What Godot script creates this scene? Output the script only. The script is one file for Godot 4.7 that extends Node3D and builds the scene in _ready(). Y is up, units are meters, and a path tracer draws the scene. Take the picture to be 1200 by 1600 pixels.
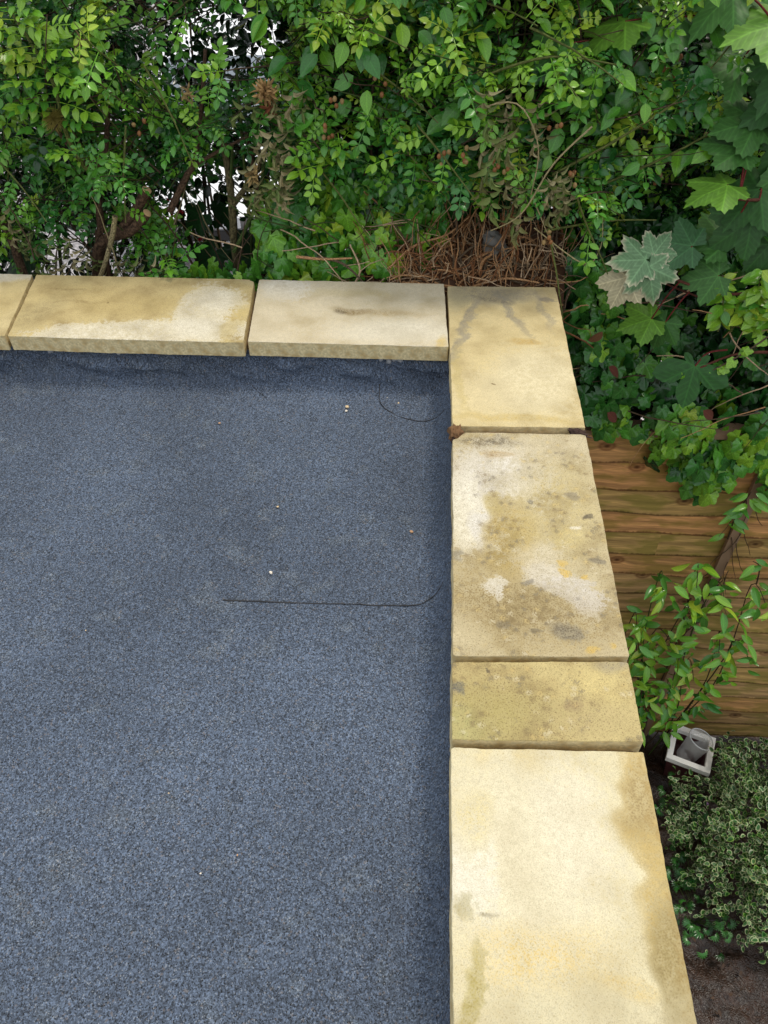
extends Node3D

const CAM := Vector3(0, 1.06, 0)
const GY := -2.6      # garden level
const RY := -0.14     # roof level (the coping tops are at 0)

var R := RandomNumberGenerator.new()
var cam: Camera3D
var cam_inv: Transform3D
var used := {}
var MT := {}
var LF := {}          # leaf meshes
var PAL: Array = []   # leaf colours, linear, dark to light
var TEX := {}

# ---------------------------------------------------------------- naming
func uname(called: String) -> String:
	if not used.has(called):
		used[called] = 0
		return called
	used[called] += 1
	return "%s_%03d" % [called, used[called]]

func put(o: Node3D, parent: Node = null) -> Node3D:
	if parent == null:
		o.name = uname(str(o.name))
		add_child(o, true)
	else:
		var key := "#%d/%s" % [parent.get_instance_id(), o.name]
		if used.has(key):
			used[key] += 1
			o.name = "%s_%03d" % [o.name, used[key]]
		else:
			used[key] = 0
		parent.add_child(o, true)
	return o

func thing(called: String, label: String, category: String, at := Vector3.ZERO, group := "") -> Node3D:
	var o := Node3D.new()
	o.name = called
	o.position = at
	put(o)
	tag(o, label, category, group)
	return o

func tag(o: Node, label: String, category := "", group := "") -> void:
	o.set_meta("label", label)
	if category != "":
		o.set_meta("category", category)
	if group != "":
		o.set_meta("group", group)

func part(called: String, mesh: Mesh, m: Material, parent: Node = null, xf := Transform3D.IDENTITY) -> MeshInstance3D:
	var o := MeshInstance3D.new()
	o.name = called
	o.mesh = mesh
	if m:
		o.material_override = m
	o.transform = xf
	put(o, parent)
	return o

func struct(called: String, mesh: Mesh, m: Material) -> MeshInstance3D:
	var o := part(called, mesh, m)
	o.set_meta("kind", "structure")
	return o

func stuff(called: String, mesh: Mesh, m: Material, xfs: Array, cols: Array, parent: Node) -> void:
	if xfs.is_empty():
		return
	var mm := MultiMesh.new()
	mm.transform_format = MultiMesh.TRANSFORM_3D
	mm.use_colors = true
	mm.mesh = mesh
	mm.instance_count = xfs.size()
	for i in xfs.size():
		mm.set_instance_transform(i, xfs[i])
		mm.set_instance_color(i, cols[i])
	var o := MultiMeshInstance3D.new()
	o.name = called
	o.multimesh = mm
	o.material_override = m
	o.set_meta("kind", "stuff")
	put(o, parent)

# ---------------------------------------------------------------- materials
func lin(r: float, g: float, b: float) -> Color:
	return Color(r, g, b).linear_to_srgb()

func s8(r: float, g: float, b: float) -> Color:
	return Color(r / 255.0, g / 255.0, b / 255.0)

func mat(c: Color, rough := 0.8, spec := 0.5) -> StandardMaterial3D:
	var m := StandardMaterial3D.new()
	m.albedo_color = c
	m.roughness = rough
	m.metallic_specular = spec
	return m

func leaf_mat(tex: Texture2D, rough: float, tint := Color.WHITE, back := 0.22) -> StandardMaterial3D:
	var m := StandardMaterial3D.new()
	m.vertex_color_use_as_albedo = true
	m.albedo_color = tint
	m.albedo_texture = tex
	m.roughness = rough
	m.metallic_specular = 0.46
	m.backlight_enabled = true
	m.backlight = Color(back, back, back * 0.5)
	m.cull_mode = BaseMaterial3D.CULL_DISABLED
	return m

func noise(seed_: int, freq: float, oct := 3, kind := FastNoiseLite.TYPE_SIMPLEX_SMOOTH) -> FastNoiseLite:
	var n := FastNoiseLite.new()
	n.seed = seed_
	n.noise_type = kind
	n.frequency = freq
	n.fractal_octaves = oct
	n.fractal_type = FastNoiseLite.FRACTAL_FBM if oct > 1 else FastNoiseLite.FRACTAL_NONE
	return n

func tex_from(w: int, h: int, f: Callable) -> ImageTexture:
	var b := PackedByteArray()
	b.resize(w * h * 3)
	var k := 0
	for y in h:
		for x in w:
			var c: Color = f.call(x, y)
			b[k] = clampi(int(c.r * 255.0), 0, 255)
			b[k + 1] = clampi(int(c.g * 255.0), 0, 255)
			b[k + 2] = clampi(int(c.b * 255.0), 0, 255)
			k += 3
	return ImageTexture.create_from_image(Image.create_from_data(w, h, false, Image.FORMAT_RGB8, b))

# noise that tiles: blend of four shifted looks
func tiled(n: FastNoiseLite, x: float, y: float, w: float) -> float:
	var a := x / w
	var b := y / w
	var v := n.get_noise_2d(x, y) * (1 - a) * (1 - b) + n.get_noise_2d(x - w, y) * a * (1 - b)
	v += n.get_noise_2d(x, y - w) * (1 - a) * b + n.get_noise_2d(x - w, y - w) * a * b
	return v / sqrt((a * a + (1 - a) * (1 - a)) * (b * b + (1 - b) * (1 - b)))

# ---------------------------------------------------------------- shape helpers
func begin() -> SurfaceTool:
	var st := SurfaceTool.new()
	st.begin(Mesh.PRIMITIVE_TRIANGLES)
	return st

func done(st: SurfaceTool, normals := true) -> ArrayMesh:
	if normals:
		st.generate_normals()
	st.index()
	return st.commit()

func tri(st: SurfaceTool, a: Vector3, b: Vector3, c: Vector3) -> void:
	st.add_vertex(a)
	st.add_vertex(b)
	st.add_vertex(c)

func quad(st: SurfaceTool, a: Vector3, b: Vector3, c: Vector3, d: Vector3) -> void:
	tri(st, a, b, c)
	tri(st, a, c, d)

func box(st: SurfaceTool, lo: Vector3, hi: Vector3, xf := Transform3D.IDENTITY) -> void:
	st.set_smooth_group(-1)
	var p := []
	for i in 8:
		p.append(xf * Vector3(hi.x if i & 1 else lo.x, hi.y if i & 2 else lo.y, hi.z if i & 4 else lo.z))
	for q in [[2, 3, 7, 6], [0, 4, 5, 1], [0, 1, 3, 2], [4, 6, 7, 5], [0, 2, 6, 4], [1, 5, 7, 3]]:
		quad(st, p[q[0]], p[q[1]], p[q[2]], p[q[3]])

func box_mesh(lo: Vector3, hi: Vector3, xf := Transform3D.IDENTITY) -> ArrayMesh:
	var st := begin()
	box(st, lo, hi, xf)
	return done(st)

func tube(st: SurfaceTool, pts: Array, r0: float, r1: float, sides := 5, bump := 0.0, cap := true) -> void:
	var n := pts.size()
	if n < 2:
		return
	var t0: Vector3 = (pts[1] - pts[0]).normalized()
	var nn := t0.cross(Vector3(0.31, 0.2, 0.93)).normalized()
	var rings := []
	var norms := []
	for i in n:
		var t: Vector3 = (pts[mini(i + 1, n - 1)] - pts[maxi(i - 1, 0)]).normalized()
		nn = (nn - t * nn.dot(t)).normalized()
		var bb := t.cross(nn)
		var r := lerpf(r0, r1, float(i) / (n - 1)) * (1.0 + bump * R.randf_range(-1, 1))
		var ring := []
		var nor := []
		for j in sides:
			var a := TAU * j / sides
			var d := nn * cos(a) + bb * sin(a)
			ring.append(pts[i] + d * r)
			nor.append(d)
		rings.append(ring)
		norms.append(nor)
	for i in n - 1:
		for j in sides:
			var k := (j + 1) % sides
			for v in [[i, j], [i + 1, j], [i + 1, k], [i, j], [i + 1, k], [i, k]]:
				st.set_normal(norms[v[0]][v[1]])
				st.set_uv(Vector2(float(v[1]) / sides, float(v[0]) * 0.5))
				st.add_vertex(rings[v[0]][v[1]])
	if cap:
		for e in [0, n - 1]:
			var nrm: Vector3 = (pts[1] - pts[0]).normalized() * -1.0 if e == 0 else (pts[n - 1] - pts[n - 2]).normalized()
			for j in range(1, sides - 1):
				var q := [rings[e][0], rings[e][j + 1], rings[e][j]] if e else [rings[e][0], rings[e][j], rings[e][j + 1]]
				for v in q:
					st.set_normal(nrm)
					st.add_vertex(v)

func tube_mesh(pts: Array, r0: float, r1: float, sides := 5, bump := 0.0) -> ArrayMesh:
	var st := begin()
	tube(st, pts, r0, r1, sides, bump)
	return done(st, false)

func smooth_path(ctrl: Array, per := 4) -> Array:
	var out := []
	for i in ctrl.size() - 1:
		var a: Vector3 = ctrl[maxi(i - 1, 0)]
		var b: Vector3 = ctrl[i]
		var c: Vector3 = ctrl[i + 1]
		var d: Vector3 = ctrl[mini(i + 2, ctrl.size() - 1)]
		for k in per:
			out.append(b.cubic_interpolate(c, a, d, float(k) / per))
	out.append(ctrl[-1])
	return out

func basis_of(dir: Vector3, up: Vector3) -> Basis:
	var x := dir.normalized()
	var z := x.cross(up)
	if z.length() < 0.01:
		z = x.cross(Vector3(0.3, 0.1, 0.9))
	z = z.normalized()
	return Basis(x, z.cross(x), z)

func rv(s: float) -> Vector3:
	return Vector3(R.randf_range(-s, s), R.randf_range(-s, s), R.randf_range(-s, s))

# a pebble-like lump
func lump(sx: float, sy: float, sz: float, rough: float, seed_: int, rings := 7, seg := 10, freq := 1.6) -> ArrayMesh:
	var n := noise(seed_, freq, 3)
	var st := begin()
	var P := []
	for i in rings + 1:
		var row := []
		var a := PI * i / rings
		for j in seg:
			var b := TAU * j / seg
			var d := Vector3(sin(a) * cos(b), cos(a), sin(a) * sin(b))
			var k := 1.0 + rough * n.get_noise_3d(d.x, d.y, d.z) * 2.0
			row.append(Vector3(d.x * sx, d.y * sy, d.z * sz) * k)
		P.append(row)
	for i in rings:
		for j in seg:
			var k := (j + 1) % seg
			if i > 0:
				tri(st, P[i][j], P[i][k], P[i + 1][j])
			if i < rings - 1:
				tri(st, P[i][k], P[i + 1][k], P[i + 1][j])
	return done(st)

# ---------------------------------------------------------------- leaves
# lies along +x, its face towards +y; the two halves folded up, the tip drooping
func leaflet(st: SurfaceTool, xf: Transform3D, length: float, width: float, fold := 0.25, droop := 0.25, seg := 4, peak := 0.42, tint := Color.WHITE, curl := 0.0) -> void:
	var mid := []
	var half := []
	for i in seg + 1:
		var t := float(i) / seg
		var w := 0.0
		if i > 0 and i < seg:
			w = width * 0.5 * pow(sin(PI * pow(t, log(0.5) / log(peak))), 0.8)
		mid.append(Vector3(t * length, -droop * length * t * t, 0))
		half.append(w)
	st.set_smooth_group(0)
	for s in [-1, 1]:
		for i in seg:
			var a: Vector3 = mid[i]
			var b: Vector3 = mid[i + 1]
			var c := a + Vector3(0, half[i] * fold - curl * half[i] * float(i) / seg, s * half[i])
			var d := b + Vector3(0, half[i + 1] * fold - curl * half[i + 1] * float(i + 1) / seg, s * half[i + 1])
			var v0 := float(i) / seg
			var v1 := float(i + 1) / seg
			var q := [[a, 0.5, v0], [b, 0.5, v1], [d, 0.5 + s * 0.5 * (half[i + 1] / width * 2), v1], [c, 0.5 + s * 0.5 * (half[i] / width * 2), v0]]
			var tris := [[0, 1, 2]] if i == 0 else ([[0, 1, 3]] if i == seg - 1 else [[0, 1, 2], [0, 2, 3]])
			for t in tris:
				var o: Array = t if s > 0 else [t[0], t[2], t[1]]
				for k in o:
					st.set_color(tint)
					st.set_uv(Vector2(q[k][1], q[k][2]))
					st.add_vertex(xf * (q[k][0] as Vector3))

func leaf_rose(pairs: int, seed_: int) -> ArrayMesh:
	var rr := RandomNumberGenerator.new()
	rr.seed = seed_
	var st := begin()
	var total := 0.034 + 0.026 * pairs
	for i in pairs:
		var x := 0.03 + 0.026 * i
		for s in [-1, 1]:
			var yaw: float = deg_to_rad(rr.randf_range(52, 74)) * s
			var xf := Transform3D(Basis(Vector3.UP, -yaw) * Basis(Vector3.RIGHT, rr.randf_range(-0.35, 0.35)) * Basis(Vector3.BACK, rr.randf_range(-0.3, 0.15)), Vector3(x, -0.25 * x * x / total, s * 0.002))
			leaflet(st, xf, rr.randf_range(0.028, 0.036), rr.randf_range(0.017, 0.022), rr.randf_range(0.15, 0.5), rr.randf_range(0.05, 0.4), 4, 0.45, Color.WHITE)
	var xt := Transform3D(Basis(Vector3.BACK, -0.25), Vector3(total - 0.03, -0.25 * total, 0))
	leaflet(st, xt, 0.038, 0.023, 0.3, 0.3, 4, 0.45)
	# stalk
	for s in [0, 1]:
		var w := 0.0011
		for i in 2:
			var x0 := total * 0.45 * i
			var x1 := total * 0.45 * (i + 1)
			var a := Vector3(x0, -0.25 * x0 * x0 / total - 0.0006, 0)
			var b := Vector3(x1, -0.25 * x1 * x1 / total - 0.0006, 0)
			var o := Vector3(0, 0, w) if s == 0 else Vector3(0, w, 0)
			st.set_color(Color(1.5, 1.3, 1.0))
			st.set_uv(Vector2(0.5, 0.5))
			quad(st, a - o, b - o, b + o, a + o)
	return done(st)

# lobed leaf by radius over angle; stalk at the origin, tip along +x
func leaf_lobed(lobes: Array, base_r: float, teeth: float, count: int, seed_: int, cup := 0.1, pleat := 0.05, edge := Color.WHITE, size := 1.0, droop := 0.25, web := 0.40, ring := 0.55, inner := Color.WHITE, power := 0.75) -> ArrayMesh:
	var rr := RandomNumberGenerator.new()
	rr.seed = seed_
	var st := begin()
	st.set_smooth_group(0)
	var c := Vector3.ZERO
	var outer := []
	var mid := []
	var rad := []
	for i in count + 1:
		var th := deg_to_rad(lerpf(-158, 158, float(i) / count))
		var r := base_r
		var on := 0.0
		for l in lobes:
			var d := absf(rad_to_deg(th) - l[0])
			var k := maxf(0.0, 1.0 - d / l[2])
			r = maxf(r, l[1] * (web + (1.0 - web) * pow(k, power)) if k > 0 else 0.0)
			on = maxf(on, pow(k, 2.0) * l[1])
		if teeth > 0:
			r *= 1.0 + teeth * (1.0 if i % 2 == 0 else -1.0) + rr.randf_range(-teeth, teeth) * 0.5
		rad.append(r)
		var dv := Vector3(cos(th), 0, sin(th))
		var yo := cup * r * r - pleat * (1.0 - on) * 0.6 + rr.randf_range(-0.015, 0.015) - droop * maxf(0.0, cos(th) * r) * maxf(0.0, cos(th) * r) - droop * 0.5 * sin(th) * sin(th) * r * r
		outer.append(dv * r * size + Vector3(0, yo * size, 0))
		mid.append(dv * r * ring * size + Vector3(0, (yo * 0.35 - pleat * (1.0 - on) * 0.5) * size, 0))
	for i in count:
		for t in [[c, mid[i + 1], mid[i], 0], [mid[i], outer[i + 1], outer[i], 1], [mid[i], mid[i + 1], outer[i + 1], 1]]:
			for k in 3:
				var v: Vector3 = t[2 - k]
				var rim: bool = t[3] == 1 and (v == outer[i] or v == outer[i + 1])
				st.set_color(edge if rim else inner)
				st.set_uv(Vector2(0.42 + 0.5 * v.x / size, 0.5 + 0.5 * v.z / size))
				st.add_vertex(v)
	return done(st)

func make_leaf_tex() -> void:
	var nz := noise(5, 0.06, 3)
	TEX.vein = tex_from(64, 96, func(x, y):
		var u: float = (x + 0.5) / 64.0 - 0.5
		var v: float = (y + 0.5) / 96.0
		var k := 0.84 + 0.07 * nz.get_noise_2d(x * 2, y * 2)
		k += 0.14 * exp(-pow(u / 0.03, 2.0))
		var w := fposmod(v * 7.0 - absf(u) * 5.0, 1.0)
		k += 0.06 * exp(-pow((w - 0.5) / 0.1, 2.0))
		return Color(k, k, k))
	TEX.palm = tex_from(192, 192, func(x, y):
		var p := Vector2((x + 0.5) / 192.0 - 0.42, (y + 0.5) / 192.0 - 0.5) * 2.0
		var th := rad_to_deg(p.angle())
		var r := p.length()
		var k := 0.80 + 0.08 * nz.get_noise_2d(x, y)
		for a in [0.0, 52.0, -52.0, 108.0, -108.0]:
			var d := absf(th - a)
			var off := r * sin(deg_to_rad(minf(d, 90.0)))
			k += 0.18 * exp(-pow(off / (0.014 + 0.006 * (1.0 - r)), 2.0)) * (1.0 if d < 80 else 0.0)
			if d < 27.0:
				var w := fposmod((r - off * 1.1) * 8.0, 1.0)
				k += 0.09 * exp(-pow((w - 0.5) / 0.13, 2.0))
		return Color(k, k, k))

func make_leaves() -> void:
	PAL = [Color(0.006, 0.030, 0.006), Color(0.013, 0.070, 0.013), Color(0.027, 0.140, 0.024), Color(0.052, 0.225, 0.034), Color(0.100, 0.335, 0.036), Color(0.180, 0.450, 0.034), Color(0.28, 0.55, 0.040), Color(0.41, 0.60, 0.05)]
	make_leaf_tex()
	LF.rose = [leaf_rose(3, 1), leaf_rose(3, 2), leaf_rose(2, 3), leaf_rose(3, 4)]
	LF.ivy = []
	for i in 3:
		LF.ivy.append(leaf_lobed([[0.0, 1.0, 40.0], [62.0, 0.76, 36.0], [-62.0, 0.76, 36.0], [122.0, 0.6, 40.0], [-122.0, 0.6, 40.0]], 0.52, 0.0, 28, 11 + i, [0.1, -0.25, 0.2][i], 0.17, Color.WHITE, 1.0, [0.2, 0.45, 0.6][i], 0.62, 0.6))
	LF.syc = []
	for i in 3:
		LF.syc.append(leaf_lobed([[0.0, 1.0, 44.0], [54.0, 0.95, 40.0], [-54.0, 0.92, 40.0], [110.0, 0.66, 42.0], [-110.0, 0.64, 42.0]], 0.44, 0.045, 56, 21 + i, 0.05, 0.08, Color.WHITE, 1.0, [0.2, 0.4, 0.6][i]))
	LF.three = leaf_lobed([[0.0, 0.98, 33.0], [70.0, 0.95, 36.0], [-70.0, 0.92, 36.0], [132.0, 0.4, 26.0], [-132.0, 0.4, 26.0]], 0.12, 0.012, 72, 31, 0.03, 0.05, Color.WHITE, 1.0, 0.15, 0.22, 0.5, Color.WHITE, 0.42)
	LF.pale = [leaf_lobed([[0.0, 1.0, 36.0], [54.0, 0.92, 34.0], [-54.0, 0.9, 34.0], [108.0, 0.6, 34.0], [-108.0, 0.6, 34.0]], 0.36, 0.05, 56, 25, 0.06, 0.08, Color(1, 1, 1), 1.0, 0.35, 0.42, 0.84, Color(0.30, 0.55, 0.40))]
	var st := begin()
	leaflet(st, Transform3D.IDENTITY, 1.0, 0.37, 0.4, 0.25, 6, 0.42)
	LF.lance = done(st)
	st = begin()
	leaflet(st, Transform3D.IDENTITY, 1.0, 0.62, 0.3, 0.3, 6, 0.45)
	LF.broad = done(st)
	st = begin()   # withered leaflets, folded and curled
	for i in 6:
		var a := deg_to_rad([-70, 65, -50, 48, 10, -20][i])
		leaflet(st, Transform3D(Basis(Vector3.UP, -a) * Basis(Vector3.RIGHT, [0.8, -0.7, 0.3, -1.2, 0.5, 1.4][i]), Vector3([0.012, 0.02, 0.034, 0.04, 0.05, 0.058][i], 0, 0)), [0.024, 0.03, 0.021, 0.027, 0.03, 0.018][i], [0.012, 0.016, 0.010, 0.013, 0.014, 0.010][i], [1.6, 0.8, 2.0, 1.2, 1.7, 0.9][i], [1.2, 0.5, 0.9, -0.6, 1.0, 0.4][i], 5, 0.45)
	LF.dead = done(st)
	# small variegated leaf: green heart, cream rim
	st = begin()
	st.set_smooth_group(0)
	var rim := []
	var heart := []
	for i in 10:
		var a := TAU * i / 10
		var p := Vector3(0.5 + 0.5 * cos(a), 0, 0.31 * sin(a) * (1.0 - 0.25 * cos(a)))
		p.y = 0.5 * absf(p.z) - 0.2 * p.x * p.x
		rim.append(p)
		var q := Vector3(0.5 + 0.33 * cos(a), 0, 0.18 * sin(a))
		q.y = 0.4 * absf(q.z) - 0.2 * q.x * q.x
		heart.append(q)
	var cc := Vector3(0.5, -0.05, 0)
	for i in 10:
		var k := (i + 1) % 10
		for v in [[cc, 0], [heart[i], 0], [heart[k], 0], [heart[i], 0], [rim[i], 1], [rim[k], 1], [heart[i], 0], [rim[k], 1], [heart[k], 0]]:
			st.set_color(Color(0.64, 0.72, 0.44) if v[1] else Color(0.032, 0.13, 0.026))
			st.set_uv(Vector2(0.2, 0.3))
			st.add_vertex(v[0])
	LF.euo = done(st)
	st = begin()   # feathery leaf
	for i in 9:
		var a := deg_to_rad(-100 + 25 * i)
		leaflet(st, Transform3D(Basis(Vector3.UP, a), Vector3.ZERO), 0.9 - 0.04 * absf(i - 4), 0.16, 0.3, 0.25, 3, 0.6)
	LF.feather = done(st)
	MT.rose = leaf_mat(TEX.vein, 0.25)
	MT.ivy = leaf_mat(TEX.palm, 0.25)
	MT.ivy.metallic_specular = 0.45
	MT.syc = leaf_mat(TEX.palm, 0.48)
	MT.syc.metallic_specular = 0.36
	MT.plain_leaf = leaf_mat(TEX.vein, 0.22)
	MT.dead = leaf_mat(TEX.vein, 0.9, Color.WHITE, 0.1)
	MT.euo = leaf_mat(null, 0.4)

func tinted(m: StandardMaterial3D, c: Color) -> StandardMaterial3D:
	var key := "%d_%s" % [m.get_instance_id(), c.to_html()]
	if not MT.has(key):
		var d: StandardMaterial3D = m.duplicate()
		d.albedo_color = c.linear_to_srgb()
		MT[key] = d
	return MT[key]

# how large a thing of this size shows from the picture's camera; 0 outside the frame
func shows(p: Vector3, size: float) -> float:
	var q := cam_inv * p
	if q.z > -0.1 or absf(q.x / q.z) > 0.54 or absf(q.y / q.z) > 0.70:
		return 0.0
	return size / -q.z

# leaves: [transform, size, palette colour]; the largest are parts, the rest one stuff part
func leaves_out(list: Array, kind: String, m: StandardMaterial3D, parent: Node, most: int, called := "leaf", behind := 0.35) -> void:
	var off: Vector3 = parent.position
	var ranked := []
	for l in list:
		var xf: Transform3D = l[0]
		ranked.append([shows(xf.origin, l[1]) * (1.0 + behind * clampf((xf.origin.z + 2.4) * 2.0, -1, 1)), l])
	ranked.sort_custom(func(a, b): return a[0] > b[0])
	var meshes: Array = LF[kind] if LF[kind] is Array else [LF[kind]]
	var rest := []
	var cols := []
	for i in meshes.size():
		rest.append([])
		cols.append([])
	for i in ranked.size():
		var l: Array = ranked[i][1]
		var xf: Transform3D = l[0]
		xf.origin -= off
		var k := i % meshes.size()
		if i < most and ranked[i][0] > 0.0:
			part(called, meshes[k], tinted(m, l[2]), parent, xf)
		else:
			rest[k].append(xf)
			cols[k].append(l[2])
	for k in meshes.size():
		stuff("foliage", meshes[k], m, rest[k], cols[k], parent)

func pal(v: float) -> Color:
	return PAL[clampi(int(round(v)), 0, PAL.size() - 1)]

# ---------------------------------------------------------------- coping stones
func paint_slab(x0: float, z0: float, x1: float, z1: float, base: Color, blobs: Array, seed_: int, dirt: float) -> Array:
	const PX := 0.0009
	var w := int((x1 - x0) / PX)
	var h := int((z1 - z0) / PX)
	var n1 := noise(seed_, 9.0, 3)
	var n2 := noise(seed_ + 7, 60.0, 3)
	var n3 := noise(seed_ + 13, 260.0, 2)
	var tint := Color(0.65, 0.55, 0.33)
	var n4 := noise(seed_ + 19, 75.0, 1, FastNoiseLite.TYPE_CELLULAR)
	n4.cellular_return_type = FastNoiseLite.RETURN_DISTANCE
	var n5: FastNoiseLite = n4.duplicate()
	n5.cellular_return_type = FastNoiseLite.RETURN_CELL_VALUE
	var B := []
	for b in blobs:
		var a := deg_to_rad(b[4])
		B.append([b[0], b[1], 1.0 / b[2], 1.0 / b[3], cos(a), sin(a), b[5], b[6], b[7], b[8] if b.size() > 8 else 0.0, maxf(b[2], b[3]) * 1.9])
	var cb := PackedByteArray()
	var hb := PackedByteArray()
	cb.resize(w * h * 3)
	hb.resize(w * h)
	var at := 0
	for py in h:
		for px in w:
			var x: float = x0 + (px + 0.5) * PX
			var z: float = z0 + (py + 0.5) * PX
			var a := n1.get_noise_2d(x, z)
			var b := n2.get_noise_2d(x, z)
			var g := n3.get_noise_2d(x, z)
			var e := n3.get_noise_2d(x * 2.3 + 5.0, z * 2.3)
			var c := base.lerp(tint, clampf(dirt * (0.14 + 0.6 * a + 0.22 * b + 0.14 * g), 0.0, 0.6))
			for q in B:
				var dx: float = x - q[0]
				var dz: float = z - q[1]
				if absf(dx) > q[10] or absf(dz) > q[10]:
					continue
				dx += a * 0.022 + b * 0.007
				dz += n1.get_noise_2d(x + 3.7, z) * 0.016 + g * 0.003
				var u: float = (dx * q[4] + dz * q[5]) * q[2]
				var v: float = (dz * q[4] - dx * q[5]) * q[3]
				var d := sqrt(u * u + v * v) + b * 0.34 + g * 0.22 + e * 0.08
				var m: float = (1.0 - smoothstep(1.0 - q[6] * 0.8, 1.04 + q[6] * 0.8, d)) * q[8] * (0.84 + 0.35 * b + 0.35 * g)
				if m > 0.0:
					if q[9] > 0.0:
						m *= lerpf(1.0, smoothstep(-0.08, 0.24, b * 0.5 + g * 0.8 + e * 0.5), q[9])
					c = c.lerp(q[7], clampf(m, 0.0, 1.0))
			var pit := smoothstep(0.30, 0.46, g * 0.75 + e * 0.45) * (0.12 + 0.42 * dirt)
			c = c.lerp(Color(0.34, 0.28, 0.17), pit)
			c = c.lerp(Color(0.46, 0.40, 0.27), smoothstep(0.08, 0.5, b * 0.3 + a * 0.5 + e * 0.75 + g * 0.3) * 0.45 * dirt)
			var crust := 0.0
			var cv := n5.get_noise_2d(x + g * 0.002, z)
			if absf(cv) > 0.45 and dirt > 0.85:
				crust = (1.0 - smoothstep(0.2, 0.34, n4.get_noise_2d(x + g * 0.003, z + e * 0.002) + 1.0 + 0.5 * g + 0.4 * e)) * smoothstep(-0.2, 0.2, a + 0.4 * b)
				var sc := Color(0.42, 0.39, 0.34) if cv > 0.72 else (Color(0.88, 0.76, 0.46) if cv > 0.45 else (Color(0.92, 0.88, 0.76) if cv > -0.72 else Color(0.48, 0.40, 0.27)))
				c = c.lerp(sc, crust * 0.42)
			c = c.lerp(Color(c.v, c.v, c.v) * 0.92, 0.10)
			c = c * 0.905 * (1.0 + 0.10 * g + 0.05 * b + 0.11 * e)
			cb[at * 3] = clampi(int(c.r * 255.0), 0, 255)
			cb[at * 3 + 1] = clampi(int(c.g * 255.0), 0, 255)
			cb[at * 3 + 2] = clampi(int(c.b * 255.0), 0, 255)
			hb[at] = clampi(int(255.0 * (0.5 + 0.22 * g + 0.20 * e + 0.12 * b - 0.8 * pit + 0.25 * crust)), 0, 255)
			at += 1
	return [ImageTexture.create_from_image(Image.create_from_data(w, h, false, Image.FORMAT_RGB8, cb)), ImageTexture.create_from_image(Image.create_from_data(w, h, false, Image.FORMAT_L8, hb))]

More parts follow.
